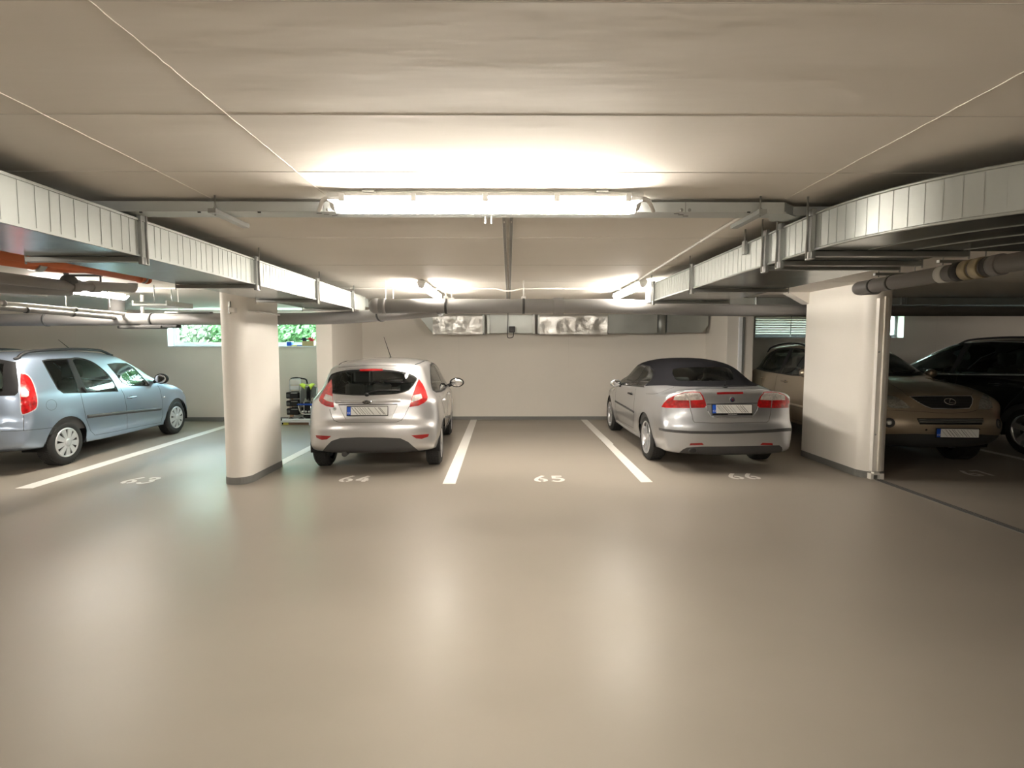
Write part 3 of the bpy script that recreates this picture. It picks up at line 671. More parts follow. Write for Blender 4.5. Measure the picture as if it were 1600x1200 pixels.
class EndP:
    """Outline drawn in the rear (sgn -1) or front (sgn +1) view: (x, z)."""
    def __init__(s, sgn, lim): s.s, s.l = sgn, lim
    def uv(s, P): return (P.x, P.z)
    def plane(s, a, b): return Vector((a[0], 0, a[1])), Vector((b[1]-a[1], 0, a[0]-b[0]))
    def ok(s, c, n): return (c.y-s.l)*s.s > 0 and n.y*s.s > -.05
class TopP:
    def __init__(s, zmin): s.z = zmin
    def uv(s, P): return (P.x, P.y)
    def plane(s, a, b): return Vector((a[0], a[1], 0)), Vector((b[1]-a[1], a[0]-b[0], 0))
    def ok(s, c, n): return c.z > s.z and n.z > .05
class ViewP:
    """Outline drawn as seen from the photographer's standpoint (frame pixels), laid onto the real panel."""
    def __init__(s, car): s.W = WORLD[car.root.name]; s.I = s.W.inverted(); s.c = s.I @ CO; s.Rt = CR.transposed()
    def uv(s, P):
        q = s.Rt @ (s.W @ P - CO); 
        if q.z > -.05: return (1e6, 1e6)
        return (800+FOC*q.x/-q.z, 600-FOC*q.y/-q.z)
    def d(s, a): return (s.I.to_3x3() @ ray(*a))
    def plane(s, a, b): return s.c, s.d(a).cross(s.d(b))
    def ok(s, c, n): return (c-s.c).dot(n) < 0
def crop(x0, y0, k, pts): return [(x0+x/k, y0+y/k) for x, y in pts]
def pin(p, poly):
    x, y = p; c = False; n = len(poly)
    for i in range(n):
        (x1, y1), (x2, y2) = poly[i], poly[(i+1) % n]
        if (y1 > y) != (y2 > y) and x < (x2-x1)*(y-y1)/(y2-y1)+x1: c = not c
    return c
def shrink(poly, d):
    """Polygon moved inwards by d."""
    A = sum(a[0]*b[1]-b[0]*a[1] for a, b in zip(poly, poly[1:]+poly[:1])); s = 1 if A > 0 else -1; out = []; n = len(poly)
    for i in range(n):
        a, b, c = Vector(poly[i-1]), Vector(poly[i]), Vector(poly[(i+1) % n]); u = (b-a).normalized(); v = (c-b).normalized()
        n1 = Vector((-u.y, u.x))*s; n2 = Vector((-v.y, v.x))*s; k = n1+n2; k = k/max(k.length_squared/2, .35)*1.0
        out.append(tuple(b+k*d))
    return out
def soft(poly, rad, n=4):
    """Polygon with rounded corners."""
    out = []; N = len(poly)
    for i in range(N):
        a, b, c = Vector(poly[i-1]), Vector(poly[i]), Vector(poly[(i+1) % N]); u = a-b; v = c-b; r = min(rad, u.length*.45, v.length*.45)
        p, q = b+u.normalized()*r, b+v.normalized()*r
        for k in range(n+1): t = k/n; out.append(tuple(p*(1-t)**2+b*2*t*(1-t)+q*t*t))
    return out
def loop(poly, per=3):
    n = len(poly); out = []
    for i in range(n):
        p0, p1, p2, p3 = [Vector(poly[(i+j) % n]) for j in (-1, 0, 1, 2)]
        for q in range(per):
            t = q/per; out.append(tuple(p1+(p2-p0)*.5*t+(p0-p1*2.5+p2*2-p3*.5)*t*t+(p1*1.5-p0*.5-p2*1.5+p3*.5)*t**3))
    return out
def smoothstep(t): t = np.clip(t, 0, 1); return t*t*(3-2*t)

class Car:
    def __init__(s, name, label, cat, x, y, yaw, sil, a_tab, b_tab, g_tab, Wm, spine, arches, belt, paint, group=None, wheel_r=.3, wheel_w=.2):
        """sil: (y, z, R) around the side view from the tail; a_tab z->inset, b_tab y->plan inset, g_tab y->extra inset of the cabin; y = 0 at the rear axle."""
        s.root = thing(name, label, cat, (x, y, 0), yaw, group); s.W = WORLD[s.root.name]; s.paint = paint; s.wheel_r = wheel_r; s.wheel_w = wheel_w
        S = catmull(sil+[sil[0]], 14)[:-1]
        # even spacing along the outline
        L = np.r_[0, np.cumsum(np.linalg.norm(np.diff(np.vstack([S, S[:1]])[:, :2], axis=0), axis=1))]; N = 230
        t = np.linspace(0, L[-1], N+1)[:-1]; S = np.stack([np.interp(t, L, np.r_[S[:, k], S[0, k]]) for k in range(3)], 1)
        A = np.array(a_tab); B = np.array(b_tab); G = np.array(g_tab)
        Ad, Bd = catmull([tuple(r) for r in a_tab], 12), catmull([tuple(r) for r in b_tab], 12)
        def Wf(y, z):
            wv = Wm-np.interp(z, Ad[:, 0], Ad[:, 1])-np.interp(y, Bd[:, 0], Bd[:, 1])-np.interp(y, G[:, 0], G[:, 1])*smoothstep((z-belt[0])/(belt[1]-belt[0]))
            for (ay, az, ar) in arches:
                d = np.hypot(y-ay, z-az)-ar; wv = wv+.014*np.exp(-(d/.06)**2)*(z > .15)
            return wv
        s.Wf = Wf
        y0, y1, zs = spine; Q = 26; q = (np.arange(Q)/(Q-1))**1.7
        C = np.stack([np.clip(S[:, 0], y0, y1), np.full(N, zs)], 1)
        P = S[:, None, :2]*(1-q)[None, :, None]+C[:, None, :]*q[None, :, None]       # N x Q x 2
        flat = P.reshape(-1, 2); seg0 = S[:, :2]; seg1 = np.roll(seg0, -1, 0); dv = seg1-seg0; l2 = (dv**2).sum(1)
        dist = np.empty(len(flat)); R = np.empty(len(flat))
        for i in range(0, len(flat), 500):
            p = flat[i:i+500, None]; tt = np.clip(((p-seg0)*dv).sum(2)/l2, 0, 1); d = np.linalg.norm(p-(seg0+dv*tt[..., None]), axis=2)
            j = d.argmin(1); dist[i:i+500] = d[np.arange(len(j)), j]; tj = tt[np.arange(len(j)), j]; R[i:i+500] = S[j, 2]*(1-tj)+np.roll(S[:, 2], -1)[j]*tj
        dist = dist.reshape(N, Q); R = R.reshape(N, Q); dist[:, 0] = 0
        # smooth R a little along the outline
        for _ in range(3): R = (np.roll(R, 1, 0)+2*R+np.roll(R, -1, 0))/4
        u = np.clip(dist/R, 0, 1); p_ = 2.3; f = (1-(1-u)**p_)**(1/p_)
        X = Wf(P[..., 0], P[..., 1])*f
        bm = bmesh.new(); VR = [[None]*Q for _ in range(N)]; VL = [[None]*Q for _ in range(N)]
        for i in range(N):
            for k in range(Q):
                x_, (y_, z_) = X[i, k], P[i, k]
                if k == 0: VR[i][k] = VL[i][k] = bm.verts.new((0, y_, z_))
                else: VR[i][k] = bm.verts.new((x_, y_, z_)); VL[i][k] = bm.verts.new((-x_, y_, z_))
        # the crown needs cross detail near the centre line: spread by arc by inserting rows where x jumps
        for i in range(N):
            j = (i+1) % N
            for k in range(Q-1):
                for V, fl in ((VR, 0), (VL, 1)):
                    a, b, c, d = V[i][k], V[j][k], V[j][k+1], V[i][k+1]
                    try: bm.faces.new((a, b, c, d) if fl else (d, c, b, a))
                    except ValueError: pass
        bmesh.ops.remove_doubles(bm, verts=bm.verts, dist=2e-4)
        # split the wide first rows across the middle
        for _ in range(2):
            es = [e for e in bm.edges if abs(e.verts[0].co.x-e.verts[1].co.x) > .12 and abs(e.verts[0].co.x-e.verts[1].co.x) > 3*abs(e.verts[0].co.y-e.verts[1].co.y)]
            if not es: break
            r = bmesh.ops.subdivide_edges(bm, edges=es, cuts=2 if _ == 0 else 1, use_grid_fill=True)
        for v in bm.verts:                       # put inserted points back on the crown
            pass
        bmesh.ops.recalc_face_normals(bm, faces=bm.faces); bm.normal_update()
        s.S, s.Wm = S, Wm; s._crown(bm)
        bm.normal_update()
        s.bm = bm; s.pid = bm.faces.layers.int.new('pid'); s.parts = {}; s.n = 0
        vs = list(bm.verts); s.kd = kdtree.KDTree(len(vs)); s.nrm = []
        for i, v in enumerate(vs): s.kd.insert(v.co, i); s.nrm.append(v.normal.copy())
        s.kd.balance(); s.bvh = bvhtree.BVHTree.FromBMesh(bm)
    def _crown(s, bm):
        """Inserted points between the centre line and the first ring follow the same rounded section."""
        seg0 = s.S[:, :2]; seg1 = np.roll(seg0, -1, 0); dv = seg1-seg0; l2 = (dv**2).sum(1); Rr = s.S[:, 2]
        cen = seg0.mean(0)
        for v in bm.verts:
            x = abs(v.co.x)
            if x < 1e-4: continue
            p = np.array((v.co.y, v.co.z)); tt = np.clip(((p-seg0)*dv).sum(1)/l2, 0, 1); foot = seg0+dv*tt[:, None]; d = np.linalg.norm(p-foot, axis=1); j = d.argmin()
            R = Rr[j]*(1-tt[j])+Rr[(j+1) % len(Rr)]*tt[j]
            if d[j] > R*.25: continue
            w = float(s.Wf(p[0], p[1])); k = min(x/max(w, .05), .999); want = R*(1-(1-k**2.3)**(1/2.3))
            n = np.array((-dv[j][1], dv[j][0])); n /= np.linalg.norm(n); n = n if (cen-foot[j])@n > 0 else -n
            q = foot[j]+n*want
            v.co.y, v.co.z = q
    def view(s): return ViewP(s)
    def cut(s, name, poly, proj, m, mirror=False, parent=None, only=None):
        """Cuts the outline into the skin; the faces inside become the named part (one per side when mirrored)."""
        bm = s.bm
        for mir in ((1, -1) if mirror else (1,)):
            s.n += 1; pid = s.n
            F = Matrix.Diagonal((mir, 1, 1)); cache = {}
            def uv(v):
                r = cache.get(v)
                if r is None: r = cache[v] = proj.uv(F @ v.co)
                return r
            us = [p[0] for p in poly]; vs_ = [p[1] for p in poly]; bb = (min(us), max(us), min(vs_), max(vs_))
            def over(f, b):
                q = [uv(v) for v in f.verts]
                return not (max(a[0] for a in q) < b[0] or min(a[0] for a in q) > b[1] or max(a[1] for a in q) < b[2] or min(a[1] for a in q) > b[3])
            def good(f): return proj.ok(F @ f.calc_center_median(), F @ f.normal)
            cand = {f for f in bm.faces if over(f, bb) and good(f)}
            n = len(poly)
            for i in range(n):
                a, b = poly[i], poly[(i+1) % n]
                sb = (min(a[0], b[0]), max(a[0], b[0]), min(a[1], b[1]), max(a[1], b[1]))
                sel = [f for f in cand if f.is_valid and over(f, sb)]
                if not sel: continue
                co, no = proj.plane(a, b); co, no = F @ co, F @ no
                if no.length < 1e-9: continue
                geom = set(sel)
                for f in sel: geom.update(f.edges); geom.update(f.verts)
                r = bmesh.ops.bisect_plane(bm, geom=list(geom), plane_co=co, plane_no=no.normalized(), dist=1e-6)
                cand = {f for f in cand if f.is_valid} | {g for g in r['geom'] if isinstance(g, bmesh.types.BMFace)}
            hit = 0
            for f in cand:
                if f.is_valid and pin(proj.uv(F @ f.calc_center_median()), poly):
                    if only is not None and f[s.pid] not in only: continue
                    f[s.pid] = pid; hit += 1
            s.parts[pid] = (name, m, parent, [(F @ Vector((0, 0, 0)))])
        return pid
    def ids(s, name): return [k for k, v in s.parts.items() if v[0] == name]
    def normal_at(s, p):
        N = Vector()
        for co, i, d in s.kd.find_n(p, 4): N += s.nrm[i]/(d*d+1e-9)
        return N.normalized()
    def finish(s, base='body_shell', skip=()):
        groups = {}
        for f in s.bm.faces: groups.setdefault(f[s.pid], []).append(f)
        s.objs = {}
        for pid, fs in sorted(groups.items()):
            name, m, parent, _ = s.parts.get(pid, (base, s.paint, None, None))
            if name in skip: continue
            idx = {}; co = []; faces = []
            for f in fs:
                r = []
                for v in f.verts:
                    if v not in idx: idx[v] = len(co); co.append(v.co.copy())
                    r.append(idx[v])
                faces.append(r)
            me = bpy.data.meshes.new(name); me.from_pydata(co, [], faces); me.materials.append(m)
            for p in me.polygons: p.use_smooth = True
            me.update(); me.normals_split_custom_set_from_vertices([tuple(s.normal_at(c)) for c in co])
            o = bpy.data.objects.new(name, me); COL.objects.link(o)
            par = s.root
            if parent and s.objs.get(parent): 
                cx = sum((c.x for c in co))/len(co); par = min(s.objs[parent], key=lambda q: abs(q['cx']-cx))
            o.parent = par; o['cx'] = sum((c.x for c in co))/len(co); WORLD[o.name] = s.W
            s.objs.setdefault(name, []).append(o)
        # inner lining of the cabin
        lin = bmesh.new(); mp = {}
        glassy = {k for k, v in s.parts.items() if 'glass' in v[1].name or 'lens' in v[1].name}
        for f in s.bm.faces:
            c = f.calc_center_median()
            if f[s.pid] in glassy or c.z < .45: continue
            r = []
            for v in f.verts:
                if v not in mp: mp[v] = lin.verts.new(v.co - s.normal_at(v.co)*.022)
                r.append(mp[v])
            try: g = lin.faces.new(r[::-1]); g.smooth = True
            except ValueError: pass
        me = bpy.data.meshes.new('cabin_lining'); lin.to_mesh(me); lin.free(); me.materials.append(M['cabin'])
        o = bpy.data.objects.new('cabin_lining', me); COL.objects.link(o); o.parent = s.root; WORLD[o.name] = s.W
        for o_ in s.objs.values():
            for q in o_: del q['cx']
        s.bm.free()
    def hit(s, px, mir=1):
        """Point and normal on the skin under a frame pixel."""
        I = s.W.inverted(); c = I @ CO; d = (I.to_3x3() @ ray(*px)).normalized(); h = s.bvh.ray_cast(c, d)
        return (h[0], h[1]) if h[0] is not None else (None, None)
    def side(s, y, z, sgn=1):
        h = s.bvh.ray_cast(Vector((sgn*3, y, z)), Vector((-sgn, 0, 0))); return h[0], h[1]
    def end(s, x, z, sgn=-1):
        h = s.bvh.ray_cast(Vector((x, sgn*8, z)), Vector((0, -sgn, 0))); return h[0], h[1]
    def ribbon(s, name, pts3, r, m, parent=None, lift=0., n=6, closed=False, flat=None):
        """Tube following skin points (a panel gap or a strip)."""
        pts = [p+nn*lift for p, nn in pts3 if p is not None]
        if len(pts) < 2: return None
        mb = MB(); mb.tube(pts, r, n, closed=closed); return s.put(mb, name, m, parent)
    def trace(s, px_pts, step=3.0, mir=False):
        out = []
        for a, b in zip(px_pts, px_pts[1:]):
            k = max(1, int(math.hypot(b[0]-a[0], b[1]-a[1])/step))
            for i in range(k):
                t = i/k; h = s.hit((a[0]+(b[0]-a[0])*t, a[1]+(b[1]-a[1])*t)); out.append(h)
        out.append(s.hit(px_pts[-1])); out = [h for h in out if h[0] is not None]
        if mir: out = [(Vector((-p.x, p.y, p.z)), Vector((-q.x, q.y, q.z))) for p, q in out]
        return out
    def trace_side(s, pts, sgn, step=.06):
        out = []
        for a, b in zip(pts, pts[1:]):
            k = max(1, int(math.hypot(b[0]-a[0], b[1]-a[1])/step))
            for i in range(k): t = i/k; out.append(s.side(a[0]+(b[0]-a[0])*t, a[1]+(b[1]-a[1])*t, sgn))
        out.append(s.side(*pts[-1], sgn)); return [h for h in out if h[0] is not None]
    def trace_end(s, pts, sgn, step=.05):
        out = []
        for a, b in zip(pts, pts[1:]):
            k = max(1, int(math.hypot(b[0]-a[0], b[1]-a[1])/step))
            for i in range(k): t = i/k; out.append(s.end(a[0]+(b[0]-a[0])*t, a[1]+(b[1]-a[1])*t, sgn))
        out.append(s.end(*pts[-1], sgn)); return [h for h in out if h[0] is not None]
    def put(s, mb, name, m, parent=None):
        o = mb.build(name, m, s.root, local=True)
        if parent is not None: o.parent = parent
        return o
    # ---- shared fittings
    def wheels(s, ys, track, rim, style, rim_r, n_spoke):
        for y in ys:
            for sx in (1, -1):
                r, w = s.wheel_r, s.wheel_w
                T = Matrix.Translation((sx*track/2, y, r)) @ Matrix.Rotation(sx*PI/2, 4, 'Y')      # local +z outwards
                mb = MB(); mb.lathe([(rim_r*.98, -w/2), (rim_r+.02, -w/2-.004), (r-.035, -w/2-.004), (r-.008, -w/2+.022), (r, -w/2+.05), (r, w/2-.05), (r-.008, w/2-.022), (r-.035, w/2+.004), (rim_r+.02, w/2+.004), (rim_r*.98, w/2-.006)], T, 48)
                for k in range(-2, 3): pass
                tyre = s.put(mb, 'tyre', M['rubber'])
                tm = MB()
                for k in range(56):                   # tread blocks
                    a = k*2*PI/56
                    for j in range(4):
                        q = Matrix.Rotation(a+.03*(j % 2), 4, 'Z') @ Matrix.Translation((r, 0, (j-1.5)*w*.19)) @ Matrix.Rotation(.3*(1 if j < 2 else -1), 4, 'X')
                        tm.box(-.004, .0035, -r*.036, r*.036, -w*.08, w*.08, M4=T @ q)
                tm = s.put(tm, 'tread', M['rubber'], tyre)
                mb = MB()
                if style == 'hub':
                    mb.lathe([(rim_r, w/2-.012), (rim_r-.004, w/2+.004), (rim_r-.022, w/2+.006), (rim_r-.028, w/2-.004)], T, 48)
                    back = MB(); back.lathe([(rim_r-.01, w/2-.02), (.0, w/2-.02)], T, 40)
                    for k in range(n_spoke):
                        q = Matrix.Rotation(k*2*PI/n_spoke, 4, 'Z'); a0, a1, R0, R1 = .022, .040, .045, rim_r-.02
                        mb.prism([(R0, -a0), (R1, -a1), (R1, a1), (R0, a0)], lambda u, v, t, q=q: T @ q @ Vector((u, v, t+.012*(1-u/rim_r))), w/2-.012, w/2+.003)
                    mb.lathe([(.062, w/2-.01), (.055, w/2+.014), (.03, w/2+.02), (0, w/2+.02)], T, 24)
                else:
                    mb.lathe([(rim_r, w/2-.012), (rim_r-.002, w/2+.002), (rim_r-.014, w/2+.002), (rim_r-.03, w/2-.03), (rim_r-.034, -w/2+.02)], T, 48)
                    back = MB(); back.lathe([(rim_r-.034, -.005), (0, -.005)], T, 40)
                    for k in range(n_spoke):
                        for d in ((-.13, .13) if style == 'twin' else (0,)):
                            q = Matrix.Rotation(k*2*PI/n_spoke+d, 4, 'Z'); a0, a1 = (.013, .011) if style == 'twin' else (.030, .045)
                            mb.prism([(.03, -a0), (rim_r-.016, -a1), (rim_r-.016, a1), (.03, a0)], lambda u, v, t, q=q: T @ q @ Vector((u, v, t-.02*(1-u/rim_r))), w/2-.035, w/2-.004)
                    mb.lathe([(.06, w/2-.05), (.055, w/2-.018), (.03, w/2-.012), (0, w/2-.012)], T, 24)
                s.put(mb, 'hubcap' if style == 'hub' else 'rim', rim, tyre); s.put(back, 'brake_disc', M['clamp'], tyre)
                # wheel housing
                wm = MB(); R = r+.06
                T2 = Matrix.Translation((sx*(s.Wm-.33), y, r+.01)) @ Matrix.Rotation(sx*PI/2, 4, 'Y')
                wm.lathe([(0, 0), (R, 0), (R, .30)], T2, 36); bmesh.ops.bisect_plane(wm.bm, geom=wm.bm.verts[:]+wm.bm.edges[:]+wm.bm.faces[:], plane_co=(0, 0, .24), plane_no=(0, 0, -1), clear_outer=True); s.put(wm, 'wheel_housing', M['black'])
    def arch(s, ys, R, zc):
        for y in ys:
            poly = [(y+R*math.cos(a), zc+R*math.sin(a)) for a in [PI*1.5*2*i/44 for i in range(30)]] if False else [(y+R*math.cos(2*PI*i/40), zc+R*math.sin(2*PI*i/40)) for i in range(40)]
            for sg in (1, -1):
                s.cut('arch_gap', poly, SideP(sg), M['black'])
    def plate(s, c, w, sgn, tilt=0, frame=True):
        """Registration plate standing at local point c, facing -y (sgn -1) or +y."""
        T = Matrix.Translation(c) @ Matrix.Rotation(0 if sgn < 0 else PI, 4, 'Z') @ Matrix.Rotation(tilt, 4, 'X')
        h = w*.2115
        mb = MB(); mb.box(-w/2-.008, w/2+.008, -.004, .012, -h/2-.010, h/2+.008, .004, M4=T); fr = s.put(mb, 'number_plate', M['black'])
        mb = MB(); mb.box(-w/2+.045, w/2, -.007, 0, -h/2, h/2, .0025, M4=T); o = s.put(mb, 'plate_face', M['plate'], fr)
        r2 = random.Random(int(abs(c[0]*1000)+abs(c[1]*100))); mb = MB(); x = -w/2+.085
        while x < w/2-.05:
            dx = h*.36; ww = r2.uniform(.003, .011)
            if r2.random() < .85: mb._add([T @ Vector(q) for q in ((x-dx, -.0085, h*.42), (x-dx+ww, -.0085, h*.42), (min(x+dx+ww, w/2-.004), -.0085, -h*.42), (min(x+dx, w/2-.006), -.0085, -h*.42))], [(0, 1, 2, 3)])
            x += r2.uniform(.014, .045)
        q_ = s.put(mb, 'plate_streaks', M['plateink'], fr); q_['kind'] = 'stuff'
        mb = MB(); mb.box(-w/2, -w/2+.044, -.0075, 0, -h/2, h/2, .002, M4=T); bl_ = s.put(mb, 'country_band', M['blue'], fr)
        mb = MB(); text_into(mb, 'CZ', .03, T @ Matrix.Translation((-w/2+.022, -.009, -h*.33)) @ Matrix.Rotation(PI/2, 4, 'X')); s.put(mb, 'country_letters', M['whitetext'], fr)
        return fr
    def seats(s, spots, zb, kind=True):
        for (x, y) in spots:
            mb = MB(); mb.box(x-.25, x+.25, y-.25, y+.27, zb, zb+.16, .06); mb.box(x-.24, x+.24, -.07, .07, 0, .62, .06, M4=Matrix.Translation((0, y-.26, zb+.1)) @ Matrix.Rotation(.30, 4, 'X')); st = s.put(mb, 'seat', M['seatcloth'])
            mb = MB(); mb.box(x-.14, x+.14, y-.53, y-.43, zb+.735, zb+.93, .04)
            for d in (-.05, .05): mb.cyl((x+d, y-.475, zb+.62), (x+d, y-.48, zb+.76), .007, 8)
            s.put(mb, 'headrest', M['seatcloth'], st)
    def dash(s, y, z, w, wheel_x):
        mb = MB(); mb.box(-w, w, y-.2, y+.35, z-.30, z, .08); d = s.put(mb, 'dashboard', M['cabin'])
        mb = MB(); T = Matrix.Translation((wheel_x, y-.36, z-.03)) @ Matrix.Rotation(math.radians(65), 4, 'X')
        mb.tube([T @ Vector((.185*math.cos(a*2*PI/28), .185*math.sin(a*2*PI/28), 0)) for a in range(28)], .016, 8, closed=True)
        mb.box(-.18, .18, -.02, .02, -.012, .012, .004, M4=T); mb.box(-.06, .06, -.05, .05, -.02, .02, .01, M4=T); s.put(mb, 'steering_wheel', M['black'])
    def mirror(s, c, sx, m=None, size=(.12, .075, .075), foot=.10):
        c = Vector(c); mb = MB(); mb.blob(c, *size, seg=20, ring=14)
        for v in mb.bm.verts:
            if v.co.y < c.y-.02: v.co.y = c.y-.02-(c.y-.02-v.co.y)*.2
        o = s.put(mb, 'wing_mirror', m or s.paint)
        mb = MB(); mb.tube([c+Vector((-sx*size[0]*.7, .0, -.03)), c+Vector((-sx*(size[0]+foot), .02, -.07))], .03, 10); s.put(mb, 'mirror_arm', M['black'], o)
        mb = MB(); mb.blob(c+Vector((0, -.036, 0)), size[0]*.82, .006, size[2]*.8); s.put(mb, 'mirror_glass', M['chrome'], o)
    def handle(s, y, z, sgn, m, L=.2, r=.014):
        p, n = s.side(y, z, sgn); 
        if p is None: return
        mb = MB(); a, b = s.side(y-L/2, z, sgn)[0], s.side(y+L/2, z, sgn)[0]
        mb.tube(rounded([a, a+n*.03, b+n*.03, b], .04), r, 8); s.put(mb, 'door_handle', m)
        mb = MB(); mb.blob(p-n*.01, .02, L*.36, .028); s.put(mb, 'handle_recess', M['darkgrey'])
def text_into(mb, txt, size, T, ext=.001, align='CENTER'):
    cu = bpy.data.curves.new('t', 'FONT'); cu.body = txt; cu.size = size; cu.extrude = ext; cu.align_x = align; cu.resolution_u = 3
    o = bpy.data.objects.new('t', cu); COL.objects.link(o); dg = bpy.context.evaluated_depsgraph_get(); dg.update()
    me = bpy.data.meshes.new_from_object(o.evaluated_get(dg)); COL.objects.unlink(o); bpy.data.objects.remove(o); bpy.data.curves.remove(cu)
    me.transform(T); mb.bm.from_mesh(me); bpy.data.meshes.remove(me)
# ------------------------------------------------------------------ silver hatchback (bay 64)
hb = Car('hatchback_car', 'silver five-door hatchback seen from behind, parked in bay 64', 'car', -1.76, 7.24, math.radians(3.0),
    [(-.48, .25, .06), (-.585, .30, .16), (-.625, .42, .24), (-.632, .55, .26), (-.615, .65, .26), (-.575, .70, .26), (-.555, .84, .26), (-.535, .97, .26), (-.42, 1.17, .24), (-.265, 1.355, .16), (-.25, 1.385, .12), (-.18, 1.405, .10),
     (.15, 1.435, .10), (.6, 1.455, .10), (1.0, 1.445, .10), (1.35, 1.40, .12), (1.75, 1.23, .18), (2.2, 1.01, .2), (2.35, .965, .15), (2.8, .89, .14), (3.1, .79, .2), (3.25, .66, .3), (3.30, .5, .32), (3.29, .36, .3), (3.2, .24, .2), (3.0, .19, .06), (1.9, .17, .05), (.6, .17, .05)],
    [(.15, .12), (.30, .05), (.45, .012), (.62, 0), (.75, .004), (.92, .03), (1.0, .062), (1.2, .145), (1.38, .225), (1.5, .29)],
    [(-.7, .10), (-.5, .055), (-.2, .02), (.2, .004), (.6, 0), (2.2, 0), (2.6, .02), (3.0, .06), (3.35, .16)],
    [(-.6, .10), (-.3, .06), (.2, .015), (.7, 0), (1.4, 0), (2.2, .03)], .861, (-.10, 2.75, .52), [(0, .29, .33), (2.489, .29, .33)], (.9, 1.1), M['p_silver'], wheel_r=.29, wheel_w=.19)
c = hb; V = c.view(); X = lambda pts: crop(420, 530, 5, pts)
c.arch((0, 2.489), .335, .295)
rg = loop(X([(500, 268), (600, 243), (760, 234), (900, 236), (1060, 256), (1125, 280), (1158, 308), (1140, 345), (1118, 375), (1085, 405), (1000, 427), (850, 437), (700, 440), (580, 434), (500, 425), (470, 405), (457, 375), (462, 325), (475, 295)]))
c.cut('rear_window_surround', rg, V, M['black']); 
c.cut('rear_window', shrink(rg, 1.6), V, M['carglass'])
c.cut('brake_light', X([(712, 233), (888, 231), (890, 247), (712, 249)]), V, M['darkred'])
tl = X([(1172, 310), (1203, 352), (1226, 400), (1241, 452), (1238, 475), (1215, 497), (1168, 520), (1100, 530), (1108, 490), (1126, 430), (1148, 365)])
c.cut('tail_lamp', tl, V, M['red'], mirror=True)
c.cut('reversing_lens', X([(1126, 440), (1190, 425), (1200, 460), (1165, 478), (1112, 490)]), V, M['clear'], mirror=True, parent='tail_lamp')
c.cut('bumper_reflector', X([(1113, 751), (1252, 741), (1244, 762), (1196, 779), (1152, 776)]), V, M['darkred'], mirror=True)
va = X([(412, 884), (450, 835), (490, 795), (560, 772), (700, 766), (900, 768), (1030, 775), (1090, 803), (1130, 838), (1170, 870), (1150, 905), (1000, 925), (700, 930), (430, 920)])
c.cut('bumper_valance', va, V, M['darkgrey'])
dlo = [(-.18, 1.03), (-.05, 1.13), (.18, 1.27), (.45, 1.355), (.8, 1.375), (1.15, 1.35), (1.45, 1.25), (1.8, 1.08), (1.98, .985), (1.9, .955), (1.0, .945), (.3, .965), (-.08, .99)]
for sg in (1, -1):
    c.cut('window_surround', dlo, SideP(sg), M['black'])
    c.cut('side_window', shrink([(-.12, 1.045), (.18, 1.255), (.44, 1.34), (.80, 1.36), (.86, 1.36), (.93, .955), (.3, .975), (-.06, 1.0)], .012), SideP(sg), M['carglass'])
    c.cut('side_window', shrink([(.95, .955), (.89, 1.36), (1.15, 1.335), (1.42, 1.245), (1.62, 1.15), (1.88, .965)], .012), SideP(sg), M['carglass'])
c.cut('windscreen', [(-.60, 1.30), (-.35, 1.385), (.35, 1.385), (.60, 1.30), (.70, 1.02), (.4, .99), (-.4, .99), (-.70, 1.02)], EndP(1, 1.2), M['carglass'])
for sg in (1, -1):
    c.cut('headlamp', [(sg*.42, .62), (sg*.55, .70), (sg*.80, .86), (sg*.83, .80), (sg*.76, .64)], EndP(1, 2.6), M['headlamp'])
c.finish(skip=('arch_gap',))
# panel gaps, trims, badge, plate
gap = lambda pts, mir=False, r=.0035: c.ribbon('panel_gap', c.trace(pts, mir=mir), r, M['clamp'], lift=-.001)
gap(X([(476, 545), (482, 570), (492, 605), (510, 635), (545, 648), (700, 652), (850, 651), (1000, 646), (1035, 634), (1058, 605), (1080, 560), (1100, 520)]))
for sg in (1, -1):
    c.ribbon('panel_gap', c.trace_side([(.0, .94), (.35, .60), (.40, .36), (.9, .31), (.95, .6), (.93, .95)], sg), .003, M['clamp'], lift=-.001)
    c.ribbon('panel_gap', c.trace_side([(.9, .31), (1.9, .31), (2.02, .6), (2.0, .95)], sg), .003, M['clamp'], lift=-.001)
    c.ribbon('roof_strip', [(p, n) for p, n in [c.bvh.ray_cast(Vector((sg*x, y, 3)), Vector((0, 0, -1)))[:2] for x, y in [(.50, -.12), (.535, .1), (.55, .4), (.56, .8), (.56, 1.15), (.57, 1.4)]]], .009, M['black'], lift=.0)
    for y in (.28, 1.28): c.handle(y, .86, sg, M['p_silver'], .17)
    c.ribbon('roof_edge_gap', c.trace(X([(600, 236), (700, 228), (900, 226), (1040, 240)])) if sg == 1 else [], .002, M['clamp'])
c.ribbon('spoiler_gap', c.trace(X([(545, 222), (640, 212), (800, 205), (960, 206), (1090, 216)])), .003, M['clamp'], lift=-.001)
p0, n0 = c.hit(X([(772, 560)])[0])
rec = [(515, 513), (1008, 511), (985, 560), (960, 617), (930, 625), (600, 628), (575, 615), (545, 565)]
c.ribbon('plate_recess_edge', c.trace(X([(545, 512), (575, 575), (600, 625)]), 2), .004, M['zinc']); c.ribbon('plate_recess_edge', c.trace(X([(1008, 510), (985, 560), (955, 622)]), 2), .004, M['zinc'])
c.plate((p0.x, p0.y-.012, p0.z), .50, -1, math.radians(-8))
L_ = c.trace(X([(520, 490), (640, 487), (770, 486), (900, 484), (1030, 480)]), 4); c.ribbon('tailgate_handle_strip', L_, .020, M['p_silver'], lift=-.004, n=10)
L_ = c.trace(X([(545, 512), (640, 511), (770, 510), (900, 509), (1005, 508)]), 4); c.ribbon('strip_shadow_gap', L_, .007, M['darkgrey'], lift=-.002, n=8)
